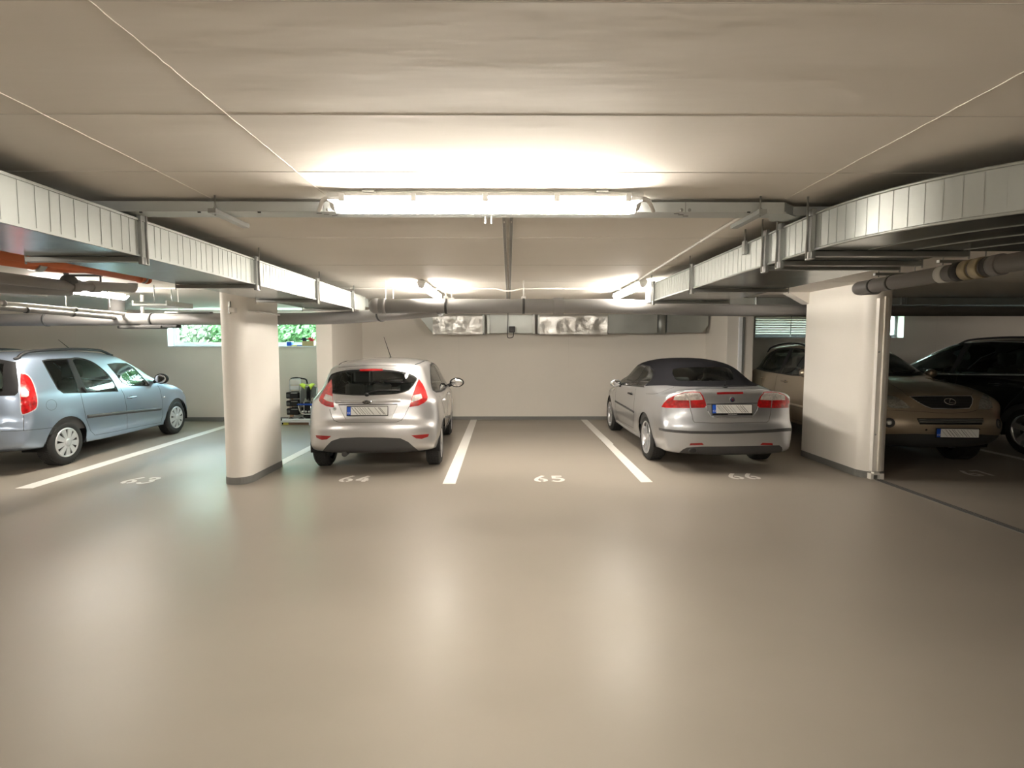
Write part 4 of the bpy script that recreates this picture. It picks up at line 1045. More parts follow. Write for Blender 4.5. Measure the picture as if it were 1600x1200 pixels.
p, n = c.hit(X([(769, 494)])[0]); T = Matrix.Translation(p+n*.018) @ n.to_track_quat('Z', 'Y').to_matrix().to_4x4()
mb = MB(); mb.lathe([(0, .010), (.05, .009), (.062, .004), (.064, 0)], T @ Matrix.Diagonal((1, .42, 1, 1)), 28); bd = c.put(mb, 'badge', M['chrome'])
mb = MB(); mb.lathe([(0, .0115), (.055, .0095), (.055, .005)], T @ Matrix.Diagonal((1, .39, 1, 1)), 28); c.put(mb, 'badge_face', M['black'], bd)
mb = MB(); text_into(mb, 'Ford', .042, T @ Matrix.Translation((0, -.012, .0125))); c.put(mb, 'badge_lettering', M['chrome'], bd)
p, n = c.hit(X([(1035, 545)])[0]); T = Matrix.Translation(p+n*.003) @ n.to_track_quat('Z', 'Y').to_matrix().to_4x4()
mb = MB(); text_into(mb, 'FIESTA', .042, Matrix.Translation(p+n*.004) @ Matrix.Rotation(math.radians(80), 4, 'X')); c.put(mb, 'model_lettering', M['alloy'])
p, n = c.hit(X([(513, 543)])[0]); mb = MB(); mb.lathe([(0, .004), (.015, .004), (.016, .0), ], Matrix.Translation(p) @ n.to_track_quat('Z', 'Y').to_matrix().to_4x4(), 20); mb.lathe([(.019, .0), (.022, .004), (.026, .0)], Matrix.Translation(p) @ n.to_track_quat('Z', 'Y').to_matrix().to_4x4(), 20); c.put(mb, 'tailgate_roundel', M['zinc'])
# wiper
a = c.hit(X([(768, 436)])[0]); L_ = c.trace(X([(775, 432), (800, 418), (860, 408), (940, 405), (1025, 407)]), 3)
w_ = c.ribbon('rear_wiper', L_, .010, M['black'], lift=.018)
mb = MB(); mb.blob(a[0]+a[1]*.012, .030, .022, .024); c.put(mb, 'wiper_hub', M['black'], w_)
# aerial, mirrors, exhaust
p = c.bvh.ray_cast(Vector((.0, .95, 3)), Vector((0, 0, -1)))[0]; mb = MB(); mb.tube([p, p+Vector((-.075, -.14, .31))], [.006, .003], 8); mb.blob(p, .02, .03, .012); c.put(mb, 'roof_aerial', M['black'])
for sx in (1, -1): c.mirror((sx*.965, 1.86, 1.0), sx, M['black'], (.125, .08, .082), .06)
mb = MB(); mb.tube([(-.35, -.55, .255), (-.35, -.2, .26)], .035, 14); c.put(mb, 'exhaust', M['clamp'])
c.wheels((0, 2.489), 1.475, M['alloy'], 'spoke', .20, 7)
c.seats([(-.36, 1.15), (.36, 1.15)], .34); c.dash(1.95, .90, .62, -.36)
mb = MB(); mb.box(-.60, .60, .22, .38, .34, .92, .06); st = c.put(mb, 'rear_bench', M['seatcloth'])
for x in (-.38, 0, .38): mb = MB(); mb.box(x-.13, x+.13, .16, .25, .90, 1.10, .04); c.put(mb, 'headrest', M['seatcloth'], st)
# ------------------------------------------------------------------ silver convertible (bay 66)
c = cv = Car('convertible_car', 'silver convertible with black fabric roof seen from behind, parked in bay 66', 'car', 2.83, 7.58, math.radians(.2),
    [(-.70, .21, .05), (-.85, .235, .08), (-.92, .36, .18), (-.955, .56, .23), (-.945, .66, .25), (-.905, .72, .26), (-.88, .86, .22), (-.87, .97, .18), (-.885, 1.045, .10), (-.84, 1.068, .08), (-.65, 1.06, .10), (-.47, 1.065, .12), (-.30, 1.14, .2), (.05, 1.29, .22), (.45, 1.395, .16), (.9, 1.432, .13), (1.3, 1.425, .12), (1.6, 1.37, .14), (2.0, 1.16, .2), (2.4, .955, .2), (2.6, .92, .14), (3.1, .86, .15), (3.45, .74, .25), (3.6, .58, .34), (3.62, .42, .34), (3.52, .28, .2), (3.3, .20, .06), (1.9, .17, .05), (.5, .18, .05)],
    [(.16, .10), (.30, .045), (.45, .012), (.60, 0), (.72, .003), (.86, .018), (.97, .045), (1.04, .075), (1.10, .14), (1.28, .235), (1.44, .33), (1.6, .4)],
    [(-1.0, .075), (-.75, .04), (-.3, .012), (.2, 0), (2.2, 0), (2.7, .025), (3.2, .09), (3.65, .20)],
    [(-.6, .22), (-.3, .13), (.1, .06), (.6, .01), (1.5, 0), (2.3, .04)], .880, (-.35, 3.0, .55), [(0, .317, .36), (2.675, .317, .36)], (1.03, 1.14), M['p_silver2'], wheel_r=.317, wheel_w=.225)
V = c.view(); K = 4.706; X = lambda pts: crop(920, 530, K, pts)
c.arch((0, 2.675), .362, .315)
top = [(-.60, 1.072), (-.2, 1.075), (.30, 1.03), (.365, 1.10), (.40, 1.185), (.50, 1.25), (.75, 1.295), (1.2, 1.31), (1.60, 1.275), (1.68, 1.36), (1.66, 1.6), (-.8, 1.6)]
c.cut('soft_top', top, SideP(0), M['softtop'])
for sg in (1, -1):
    c.cut('window_surround', [(.27, 1.01), (.34, 1.03), (.37, 1.195), (.48, 1.265), (.75, 1.31), (1.2, 1.325), (1.60, 1.29), (1.93, 1.11), (2.2, .91), (1.4, .955)], SideP(sg), M['black'])
    c.cut('side_window', [(.36, 1.03), (.40, 1.185), (.49, 1.25), (.74, 1.295), (.90, 1.30), (1.02, .99)], SideP(sg), M['carglass'])
    c.cut('side_window', [(1.05, .985), (.93, 1.30), (1.2, 1.31), (1.57, 1.275), (1.85, 1.125), (2.1, .925)], SideP(sg), M['carglass'])
rwp = loop(X([(615, 225), (640, 214), (700, 208), (850, 204), (985, 203), (1030, 215), (1052, 240), (1062, 275), (1058, 298), (980, 304), (800, 306), (660, 304), (632, 285), (618, 255)]))
c.cut('rear_window', rwp, V, M['carglass'])
c.cut('windscreen', [(-.60, 1.27), (-.4, 1.36), (.4, 1.36), (.60, 1.27), (.70, 1.0), (.4, .975), (-.4, .975), (-.70, 1.0)], EndP(1, 1.4), M['carglass'])
tl = X([(533, 497), (552, 468), (580, 440), (640, 408), (700, 391), (760, 386), (818, 388), (840, 415), (858, 460), (864, 490), (850, 504), (700, 508), (560, 504)])
c.cut('tail_lamp', tl, V, M['red'], mirror=True)
c.cut('lamp_upper_lens', X([(632, 415), (700, 396), (760, 391), (815, 393), (832, 420), (840, 446), (740, 450), (622, 448)]), V, M['clear'], mirror=True, parent='tail_lamp')
c.cut('lamp_divider', X([(700, 394), (707, 393), (745, 450), (752, 506), (744, 506), (738, 452)]), V, M['zinc'], mirror=True, parent='tail_lamp')
c.cut('brake_light', X([(940, 391), (1000, 388), (1135, 387), (1136, 402), (1000, 405), (944, 407)]), V, M['darkred'])
c.cut('bumper_strip', X([(514, 650), (560, 660), (640, 668), (750, 675), (900, 677), (1050, 675), (1200, 670), (1350, 662), (1475, 652), (1490, 655), (1490, 675), (1350, 685), (1200, 691), (1050, 696), (900, 697), (750, 695), (640, 688), (560, 679), (516, 669)]), V, M['darkgrey'])
c.cut('bumper_reflector', X([(748, 765), (833, 762), (846, 778), (739, 781)]), V, M['darkred'], mirror=True)
c.cut('bumper_valance', X([(660, 838), (690, 812), (720, 797), (830, 789), (1000, 788), (1200, 785), (1400, 780), (1420, 795), (1424, 812), (1415, 830), (1300, 870), (1000, 880), (700, 870)]), V, M['darkgrey'])
for sg in (1, -1): c.cut('headlamp', [(sg*.45, .62), (sg*.50, .74), (sg*.80, .76), (sg*.82, .68)], EndP(1, 3.0), M['headlamp'])
c.finish(skip=('arch_gap',))
gap = lambda pts, mir=False, r=.0035: c.ribbon('panel_gap', c.trace(pts, mir=mir), r, M['clamp'], lift=-.001)
gap(X([(745, 508), (760, 560), (768, 600), (780, 612), (900, 616), (1050, 616), (1200, 613), (1310, 610), (1325, 598), (1335, 550), (1342, 500)]))
gap(X([(420, 400), (470, 404), (520, 395), (580, 370), (625, 355)]), r=.003)
for a, b in (((862, 492), (875, 530)), ((875, 530), (905, 572))): c.ribbon('plate_recess_edge', c.trace(X([a, b])), .006, M['p_silver2'])
c.ribbon('plate_recess_edge', c.trace(X([(905, 572), (1000, 577), (1100, 577), (1200, 573), (1240, 525), (1245, 495)]), 3), .006, M['p_silver2'])
c.ribbon('recess_shadow_gap', c.trace(X([(870, 478), (1000, 475), (1240, 470)]), 3), .006, M['darkgrey'])
c.ribbon('boot_lip', c.trace(X([(640, 392), (700, 383), (850, 374), (1000, 370), (1200, 370), (1350, 376)]), 3), .010, M['p_silver2'], lift=.0)
c.ribbon('boot_front_gap', c.trace(X([(620, 352), (800, 348), (1000, 342), (1240, 345)]), 3), .003, M['clamp'], lift=0)
p, n = c.hit(X([(1050, 512)])[0]); c.plate((p.x, p.y-.018, p.z), .50, -1, math.radians(-6))
mb = MB(); T = Matrix.Translation((p.x, p.y-.030, p.z-.062)); mb.box(-.255, .255, -.003, .012, -.014, .006, .003, M4=T); fr = c.put(mb, 'plate_holder_strip', M['black'])
mb = MB(); text_into(mb, 'ČESKÁ REPUBLIKA', .014, T @ Matrix.Translation((0, -.004, -.009)) @ Matrix.Rotation(PI/2, 4, 'X')); c.put(mb, 'holder_lettering', M['whitetext'], fr)
p, n = c.hit(X([(1055, 443)])[0]); T = Matrix.Translation(p+n*.002) @ n.to_track_quat('Z', 'Y').to_matrix().to_4x4()
mb = MB(); mb.lathe([(0, .006), (.032, .006), (.036, .004), (.038, 0)], T, 28); bd = c.put(mb, 'badge', M['chrome'])
mb = MB(); mb.lathe([(0, .0075), (.030, .007), (.030, .004)], T, 28); c.put(mb, 'badge_face', mat('badge_blue', (.01, .02, .09), .3), bd)
mb = MB(); mb.lathe([(0, .009), (.009, .0085), (.009, .006)], T @ Matrix.Translation((0, .006, 0)), 14); mb.box(-.006, .006, -.012, .004, .006, .009, .001, M4=T); c.put(mb, 'badge_figure', M['red'], bd)
for q, t in (((712, 530), '9-3'), ((1380, 521), 'AERO')):
    p, n = c.hit(X([q])[0])
    if p is not None: mb = MB(); text_into(mb, t, .034, Matrix.Translation(p+n*.003) @ Matrix.Rotation(math.atan2(n.y, n.x)+PI/2, 4, 'Z') @ Matrix.Rotation(PI/2, 4, 'X')); c.put(mb, 'model_lettering', M['alloy'])
# aerial on the boot, side strips, handles, exhaust, lower skirt
p, n = c.hit(X([(1000, 352)])[0]); mb = MB(); mb.tube([p, p+Vector((0, -.02, .075))], [.010, .005], 8); mb.blob(p, .035, .05, .012); c.put(mb, 'boot_aerial', M['black'])
for sg in (1, -1):
    c.ribbon('side_strip', c.trace_side([(.62, .60), (1.2, .61), (2.05, .625)], sg), .016, M['darkgrey'], lift=.002, n=8)
    c.ribbon('panel_gap', c.trace_side([(.72, 1.02), (.66, .8), (.70, .5), (.82, .32), (1.9, .30), (2.06, .4), (2.1, .9)], sg), .003, M['clamp'], lift=-.001)
    c.handle(.93, .86, sg, M['black'], .17)
    c.ribbon('sill_skirt', c.trace_side([(.40, .25), (1.0, .23), (2.25, .23)], sg), .035, c.paint, lift=-.012, n=10)
    c.mirror((sg*.94, 1.78, .975), sg, M['p_silver2'], (.10, .07, .07), .02)
mb = MB(); T = Matrix.Translation(c.W.inverted() @ on_y(1082.5, 704, 6.66)) 
q = c.W.inverted() @ on_y(1082.5, 704.5, 6.69); mb.lathe([(.024, .0), (.030, 0), (.034, .006), (.034, .16)], Matrix.Translation(q) @ Matrix.Rotation(-PI/2, 4, 'X') @ Matrix.Diagonal((1.5, 1, 1, 1)), 28); mb.lathe([(.027, .02), (0, .02)], Matrix.Translation(q) @ Matrix.Rotation(-PI/2, 4, 'X') @ Matrix.Diagonal((1.7, 1, 1, 1)), 28); c.put(mb, 'exhaust', M['clamp'])
c.wheels((0, 2.675), 1.50, M['alloy'], 'twin', .235, 5)
c.seats([(-.38, 1.25), (.38, 1.25)], .36); c.dash(2.1, .92, .66, -.38)
mb = MB(); mb.box(-.58, .58, .22, .38, .34, .98, .06); st = c.put(mb, 'rear_bench', M['seatcloth'])
for x in (-.3, .3): mb = MB(); mb.box(x-.13, x+.13, .2, .29, .95, 1.17, .04); c.put(mb, 'headrest', M['seatcloth'], st)

# ------------------------------------------------------------------ pale blue-silver van-like car at the left
c = rm = Car('tall_hatchback_car', 'pale blue-silver tall hatchback with black roof rails at the left edge of the photo', 'car', -6.865, 7.22, math.radians(2.7),
    [(-.55, .27, .06), (-.70, .31, .14), (-.765, .42, .24), (-.785, .56, .26), (-.775, .66, .26), (-.73, .71, .24), (-.715, .85, .22), (-.70, 1.02, .22), (-.63, 1.30, .2), (-.55, 1.46, .16), (-.50, 1.51, .10), (-.38, 1.54, .09), (0, 1.558, .09), (.6, 1.568, .09), (1.0, 1.56, .10), (1.35, 1.525, .12), (1.75, 1.40, .2), (2.2, 1.16, .22), (2.45, 1.03, .2), (2.75, .96, .16), (3.05, .86, .18), (3.25, .74, .28), (3.36, .58, .34), (3.385, .42, .32), (3.32, .28, .2), (3.1, .20, .06), (1.9, .18, .05), (.6, .19, .05)],
    [(.17, .10), (.32, .04), (.47, .010), (.64, 0), (.8, .005), (.95, .02), (1.05, .045), (1.25, .11), (1.45, .185), (1.6, .26)],
    [(-.85, .075), (-.55, .03), (-.2, .008), (.2, 0), (2.2, 0), (2.7, .03), (3.1, .10), (3.45, .21)],
    [(-.7, .05), (-.3, .02), (.3, 0), (1.2, 0), (1.8, .02), (2.4, .08)], .842, (-.25, 2.8, .6), [(0, .30, .34), (2.608, .30, .34)], (1.0, 1.15), M['p_blue'], wheel_r=.305, wheel_w=.195)
V = c.view(); K = 4.444; X = lambda pts: crop(0, 500, K, pts)
c.arch((0, 2.608), .355, .31)
q4 = X([(289, 280), (330, 272), (497, 263), (608, 507), (440, 510), (400, 482), (350, 395)])
c.cut('window_surround', q4, V, M['black'], mirror=True)
c.cut('side_window', X([(300, 288), (335, 279), (470, 272), (552, 500), (444, 503), (405, 478), (358, 393)]), V, M['darkglass'], mirror=True)
d2 = X(curve2([(487, 264), (545, 260), (640, 288), (720, 345), (772, 400), (808, 460), (822, 497)], 3)+[(600, 506)])
c.cut('window_surround', d2, V, M['black'], mirror=True)
c.cut('side_window', X(curve2([(500, 272), (545, 268), (636, 294), (714, 351), (765, 405), (800, 464), (810, 491)], 3)+[(606, 498)]), V, M['carglass'], mirror=True)
d1 = X([(742, 306), (800, 298), (880, 299), (930, 328), (985, 388), (1042, 452), (1030, 460), (905, 460), (845, 437), (808, 385)])
c.cut('window_surround', d1, V, M['black'], mirror=True)
c.cut('side_window', X(curve2([(754, 310), (805, 304), (876, 305), (923, 334), (976, 392), (1022, 450)], 3)+curve2([(906, 454), (850, 431), (816, 382), (754, 310)], 3)[:-1]), V, M['carglass'], mirror=True)
tl = X([(136, 371), (160, 368), (186, 374), (214, 398), (238, 445), (258, 515), (266, 570), (258, 612), (226, 637), (170, 660), (146, 652), (138, 600), (135, 480)]); tl = loop(tl, 2)
c.cut('lamp_rim', tl, V, M['hub'], mirror=True)
c.cut('tail_lamp', shrink(tl, 1.5), V, M['red'], mirror=True)
c.cut('reversing_lens', X([(146, 482), (188, 482), (200, 500), (200, 525), (186, 535), (146, 533)]), V, M['clear'], mirror=True, parent='tail_lamp')
c.cut('rear_window_surround', [(-.60, 1.42), (-.4, 1.465), (.4, 1.465), (.60, 1.42), (.70, 1.04), (.68, 1.005), (-.68, 1.005), (-.70, 1.04)], EndP(-1, -.3), M['black'])
c.cut('rear_window', [(-.50, 1.40), (-.38, 1.43), (.38, 1.43), (.50, 1.40), (.56, 1.07), (.53, 1.04), (-.53, 1.04), (-.56, 1.07)], EndP(-1, -.3), M['darkglass'])
c.cut('windscreen', [(-.58, 1.36), (-.4, 1.50), (.4, 1.50), (.58, 1.36), (.70, 1.10), (.5, 1.04), (-.5, 1.04), (-.70, 1.10)], EndP(1, 1.3), M['carglass'])
for sg in (1, -1): c.cut('headlamp', [(sg*.45, .64), (sg*.5, .76), (sg*.72, .83), (sg*.78, .74), (sg*.74, .64)], EndP(1, 2.9), M['headlamp'])
c.cut('bumper_valance', [(-.6, .20), (-.6, .30), (.6, .30), (.6, .20)], EndP(-1, -.3), M['darkgrey'])
c.finish(skip=('arch_gap',))
for mir in (False, True):
    gap = lambda pts, r=.003: c.ribbon('panel_gap', c.trace(pts, mir=mir), r, M['clamp'], lift=-.001)
    gap(X([(560, 508), (572, 560), (600, 690), (630, 770), (660, 800), (760, 782), (880, 757), (1000, 733), (1118, 712), (1130, 660), (1128, 560), (1110, 480), (1095, 455)])); gap(X([(835, 470), (862, 520), (878, 600), (883, 680), (882, 755)]))
    gap(X([(8, 772), (90, 771), (200, 765), (300, 755), (395, 745), (375, 790)])); gap(X([(164, 664), (164, 770)]), .004); gap(X([(140, 365), (138, 310), (150, 280)]))
    gap(X([(357+37*math.cos(a), 590+37*math.sin(a)) for a in [i*2*PI/20 for i in range(21)]]), .0022)
    c.ribbon('side_moulding', c.trace(X([(606, 672), (700, 660), (880, 640), (1000, 628), (1118, 617)]), 3, mir), .030, M['darkgrey'], lift=-.016, n=10)
    for q in ((910, 536),):
        p, n = c.hit(X([q])[0])
        if p is not None:
            c.handle(p.y, p.z, -1 if mir else 1, M['p_blue'], .18)
    L_ = c.trace(X([(563, 470), (592, 504)]), 2, mir); c.ribbon('rear_door_handle', L_, .014, M['black'], lift=.012)
    p, n = c.hit(X([(1141, 535)])[0])
    if p is not None:
        if mir: p = Vector((-p.x, p.y, p.z)); n = Vector((-n.x, n.y, n.z))
        mb = MB(); mb.blob(p, .012, .028, .012); c.put(mb, 'side_indicator', M['clear'])
for sg in (1, -1):
    pts = []
    for y, h in ((-.42, 0), (-.36, .03), (-.25, .055), (.0, .062), (.5, .062), (1.0, .055), (1.15, .035), (1.28, 0)):
        p = c.bvh.ray_cast(Vector((sg*.585, y, 3)), Vector((0, 0, -1)))[0]; pts.append(p+Vector((0, 0, h)))
    mb = MB(); mb.tube([Vector(q) for q in catmull([tuple(p) for p in pts], 5)], .020, 10)
    mb.blob(pts[0], .02, .06, .02); mb.blob(pts[-1], .02, .06, .02); c.put(mb, 'roof_rail', M['black'])
p = c.bvh.ray_cast(Vector((.1, 1.15, 3)), Vector((0, 0, -1)))[0]; mb = MB(); mb.tube([p, p+Vector((-.10, -.13, .17))], [.006, .003], 8); mb.blob(p, .02, .03, .012); c.put(mb, 'roof_aerial', M['black'])
for sx in (1, -1): c.mirror((sx*.945, 1.98, 1.06), sx, M['black'], (.115, .085, .09), .05)
for t, z, s_ in (('ROOMSTER', .965, .05), ('TDI', .905, .028)):
    p, n = c.end(.42, z); mb = MB(); text_into(mb, t, s_, Matrix.Translation(p+n*.004) @ Matrix.Rotation(math.radians(84), 4, 'X')); c.put(mb, 'model_lettering', M['alloy'])
p, n = c.end(0, .82); c.plate((p.x, p.y-.01, p.z), .50, -1)
c.wheels((0, 2.608), 1.44, M['hub'], 'hub', .205, 9)
c.seats([(-.36, 1.25), (.36, 1.25), (-.34, .35), (.34, .35)], .42); c.dash(2.05, 1.0, .64, -.36)

# ------------------------------------------------------------------ gold car facing the viewer (bay 67)
ang = math.radians(175.6)
c = lx = Car('gold_suv', 'gold-beige off-road style car facing the viewer behind the right pillar', 'car', 5.88, 10.33, ang,
    [(-.80, .36, .06), (-.98, .44, .2), (-1.05, .62, .28), (-1.06, .8, .28), (-1.02, .95, .26), (-.95, 1.10, .24), (-.80, 1.40, .2), (-.72, 1.56, .14), (-.62, 1.625, .10), (-.2, 1.665, .10), (.5, 1.685, .10), (1.0, 1.67, .11), (1.4, 1.60, .14), (1.85, 1.42, .22), (2.3, 1.215, .22), (2.5, 1.165, .16), (2.9, 1.115, .14), (3.25, 1.05, .16), (3.46, .985, .2), (3.55, .90, .3), (3.60, .82, .34), (3.66, .755, .36), (3.70, .66, .38), (3.70, .56, .38), (3.65, .44, .36), (3.5, .32, .2), (3.2, .26, .06), (2.0, .25, .06), (.7, .26, .06)],
    [(.24, .11), (.40, .04), (.55, .008), (.72, 0), (.88, .006), (1.05, .03), (1.15, .06), (1.35, .16), (1.55, .255), (1.7, .33)],
    [(-1.1, .09), (-.8, .04), (-.3, .01), (.2, 0), (2.4, 0), (2.9, .025), (3.3, .07), (3.7, .16)],
    [(-1, .12), (-.5, .06), (.2, .01), (1.2, 0), (1.8, .02), (2.4, .06)], .922, (-.35, 2.9, .72), [(0, .36, .41), (2.715, .36, .41)], (1.1, 1.22), M['p_gold'], wheel_r=.358, wheel_w=.23)
V = c.view(); K = 3.636; X = lambda pts: crop(1160, 480, K, pts)
c.arch((0, 2.715), .41, .355)
for sg in (1, -1):
    c.cut('window_surround', [(-.80, 1.20), (-.62, 1.36), (-.35, 1.51), (.0, 1.575), (.6, 1.60), (1.1, 1.575), (1.45, 1.47), (1.85, 1.29), (2.12, 1.14), (1.2, 1.11), (0, 1.13), (-.6, 1.155)], SideP(sg), M['black'])
    c.cut('side_window', [(-.74, 1.21), (-.58, 1.345), (-.33, 1.485), (-.22, 1.505), (-.34, 1.165), (-.55, 1.18)], SideP(sg), M['darkglass'])
    c.cut('side_window', [(-.16, 1.515), (.0, 1.55), (.56, 1.575), (.62, 1.14), (0, 1.155), (-.28, 1.165)], SideP(sg), M['darkglass'])
    c.cut('side_window', [(.70, 1.575), (1.08, 1.55), (1.42, 1.445), (1.8, 1.275), (2.0, 1.165), (1.2, 1.135), (.72, 1.14)], SideP(sg), M['carglass'])
c.cut('windscreen_surround', [(-.62, 1.46), (-.4, 1.575), (.4, 1.575), (.62, 1.46), (.79, 1.22), (.6, 1.185), (.3, 1.175), (-.3, 1.175), (-.6, 1.185), (-.79, 1.22)], EndP(1, 1.3), M['black'])
c.cut('windscreen', [(-.60, 1.445), (-.4, 1.55), (.4, 1.55), (.60, 1.445), (.74, 1.235), (.5, 1.215), (-.5, 1.215), (-.74, 1.235)], EndP(1, 1.3), M['carglass'])
c.cut('rear_window', [(-.55, 1.5), (.55, 1.5), (.65, 1.15), (-.65, 1.15)], EndP(-1, -.4), M['darkglass'])
for sg in (1, -1): c.cut('tail_lamp', [(sg*.6, 1.1), (sg*.95, 1.1), (sg*.95, .9), (sg*.6, .9)], EndP(-1, -.75), M['red'])
gr = X([(945, 506), (1000, 503), (1150, 501), (1300, 501), (1311, 520), (1308, 548), (1292, 576), (1200, 580), (1075, 577), (1040, 565), (995, 540)])
c.cut('grille_rim', gr, V, M['satin']); c.cut('grille', shrink(gr, 1.3), V, M['black'])
hl = X([(1340, 577), (1346, 545), (1355, 515), (1368, 494), (1380, 488), (1398, 505), (1415, 540), (1422, 572), (1400, 580)])
c.cut('headlamp', hl, V, M['headlamp'], mirror=True)
c.cut('lower_grille', X([(990, 630), (1180, 632), (1370, 631), (1366, 650), (1362, 668), (1180, 668), (1008, 666)]), V, M['black'])
c.cut('bumper_valance', [(-.95, .22), (-.95, .43), (-.7, .47), (-.4, .50), (.4, .50), (.7, .47), (.95, .43), (.95, .22)], EndP(1, 3.0), M['darkgrey'])
c.finish(skip=('arch_gap',))
for z in (.665, .700, .735): pass
for dy in (641, 652): c.ribbon('grille_bar', c.trace(X([(996+(dy-630)*.5, dy), (1100, dy+1), (1250, dy+1), (1367, dy)]), 3), .008, M['zinc'], lift=.004)
for k in range(7):
    L_ = c.trace(X([(955+9*k+4*k*k*.3, 509+9*k), (1306-1.5*k, 506+9*k)]), 4)
    if k and k < 7: c.ribbon('grille_bar', L_, .0025, M['darkgrey'], lift=.001)
p, n = c.hit(X([(1175, 540)])[0]); T = Matrix.Translation(p+n*.012) @ n.to_track_quat('Z', 'Y').to_matrix().to_4x4()
up = (T.to_3x3().inverted() @ Vector((0, 0, 1))); T = T @ Matrix.Rotation(math.atan2(-up.x, up.y), 4, 'Z')
mb = MB(); mb.tube([T @ Vector((.068*math.cos(a), .047*math.sin(a), .004)) for a in [i*2*PI/32 for i in range(32)]], .006, 8, closed=True); bd = c.put(mb, 'badge', M['chrome'])
mb = MB(); stroke(mb, [(.018, .040), (-.020, -.020), (.060, -.024)], .011, lambda u, v: T @ Vector((u, v, .008))); c.put(mb, 'badge_letter', M['chrome'], bd)
for px_, r in (((834, 656), .050), ):
    for mir in (1, -1):
        p, n = c.hit(X([px_])[0])
        if p is None: p, n = c.end(.66, .64, 1)
        p = Vector((p.x*mir, p.y, p.z)); n = Vector((n.x*mir, n.y, n.z)); T = Matrix.Translation(p) @ n.to_track_quat('Z', 'Y').to_matrix().to_4x4()
        mb = MB(); mb.lathe([(.030, -.004), (.034, .004), (.056, .006), (.064, -.004)], T, 28); o = c.put(mb, 'fog_lamp', M['darkgrey'])
        mb = MB(); mb.lathe([(0, .004), (.031, .001)], T, 24); c.put(mb, 'fog_lens', M['headlamp'], o)
for q in ((1045, 697), (1345, 695)):
    p, n = c.hit(X([q])[0])
    if p is not None: mb = MB(); mb.lathe([(0, .003), (.012, .002), (.013, 0)], Matrix.Translation(p) @ n.to_track_quat('Z', 'Y').to_matrix().to_4x4(), 16); c.put(mb, 'parking_sensor', M['black'])
p, n = c.hit(X([(1213, 700)])[0]); c.plate((p.x, p.y+.03, p.z-.03), .50, 1)
gap = lambda pts, r=.003: c.ribbon('panel_gap', c.trace(pts), r, M['clamp'], lift=-.001)
gap(X([(812, 584), (900, 588), (1000, 592), (1100, 600), (1200, 602), (1290, 596), (1340, 582), (1420, 582)])); gap(X([(940, 505), (900, 470), (830, 430)])); gap(X([(1300, 498), (1330, 440), (1290, 415)]))
for sg in (1, -1):
    c.ribbon('panel_gap', c.trace_side([(-.22, 1.13), (.15, .75), (.35, .5), (.5, .36), (.62, .6), (.62, 1.13)], sg), .003, M['clamp'], lift=-.001)
    c.ribbon('panel_gap', c.trace_side([(.62, .36), (1.8, .36), (1.95, .7), (1.98, 1.12)], sg), .003, M['clamp'], lift=-.001)
    c.ribbon('side_moulding', c.trace_side([(.3, .62), (1.9, .62)], sg), .03, M['p_gold'], lift=-.014, n=10)
    for y in (-.02, 1.0): c.handle(y, 1.0, sg, M['p_gold'], .2)
    c.mirror((sg*.965, 1.86, 1.19), sg, M['p_gold'], (.09, .07, .07), .03)
    pts = []
    for y, h in ((-.55, 0), (-.4, .045), (.2, .055), (.9, .045), (1.15, 0)):
        p = c.bvh.ray_cast(Vector((sg*.60, y, 3)), Vector((0, 0, -1)))[0]; pts.append(p+Vector((0, 0, h)))
    mb = MB(); mb.tube([Vector(q) for q in catmull([tuple(p) for p in pts], 5)], .017, 10); c.put(mb, 'roof_rail', M['black'])
    L_ = [c.end(sg*(.1+.06*k), 1.205+.004*k, 1) for k in range(8)]; c.ribbon('wiper', [h for h in L_ if h[0] is not None], .010, M['black'], lift=.015)
c.wheels((0, 2.715), 1.56, M['alloy'], 'spoke', .235, 5)
c.seats([(-.38, 1.05), (.38, 1.05), (-.36, .15), (.36, .15)], .50); c.dash(1.95, 1.12, .68, -.38)

# ------------------------------------------------------------------ black car at the right edge
c = bk = Car('black_suv', 'black estate-style off-road car with chrome window strips at the right edge of the photo', 'car', 8.62, 7.86, math.radians(4),
    [(-.75, .36, .06), (-.90, .44, .2), (-.95, .62, .28), (-.95, .85, .28), (-.92, 1.05, .26), (-.78, 1.40, .2), (-.62, 1.62, .14), (-.5, 1.70, .10), (0, 1.745, .10), (.6, 1.76, .10), (1.1, 1.755, .11), (1.55, 1.72, .14), (2.0, 1.58, .2), (2.45, 1.36, .22), (2.85, 1.13, .2), (3.05, 1.06, .16), (3.25, 1.0, .16), (3.42, .90, .25), (3.50, .75, .34), (3.52, .58, .36), (3.46, .42, .3), (3.3, .30, .1), (3.0, .26, .06), (2.0, .25, .06), (.7, .26, .06)],
    [(.24, .11), (.40, .04), (.55, .008), (.72, 0), (.90, .006), (1.1, .03), (1.18, .055), (1.4, .15), (1.62, .24), (1.76, .31)],
    [(-1.1, .09), (-.8, .04), (-.3, .01), (.2, 0), (2.4, 0), (2.9, .03), (3.2, .08), (3.6, .18)],
    [(-1, .10), (-.5, .05), (.2, .01), (1.2, 0), (1.8, .02), (2.6, .06)], .945, (-.35, 2.8, .72), [(0, .36, .41), (2.80, .36, .41)], (1.12, 1.25), M['p_black'], wheel_r=.362, wheel_w=.25)
c.arch((0, 2.80), .415, .358)
D = [(-.55, 1.34), (-.35, 1.52), (-.1, 1.62), (.28, 1.665), (.9, 1.685), (1.45, 1.665), (1.82, 1.575), (2.23, 1.40), (2.70, 1.12), (2.6, 1.10), (1.2, 1.15), (.2, 1.19), (-.45, 1.24)]
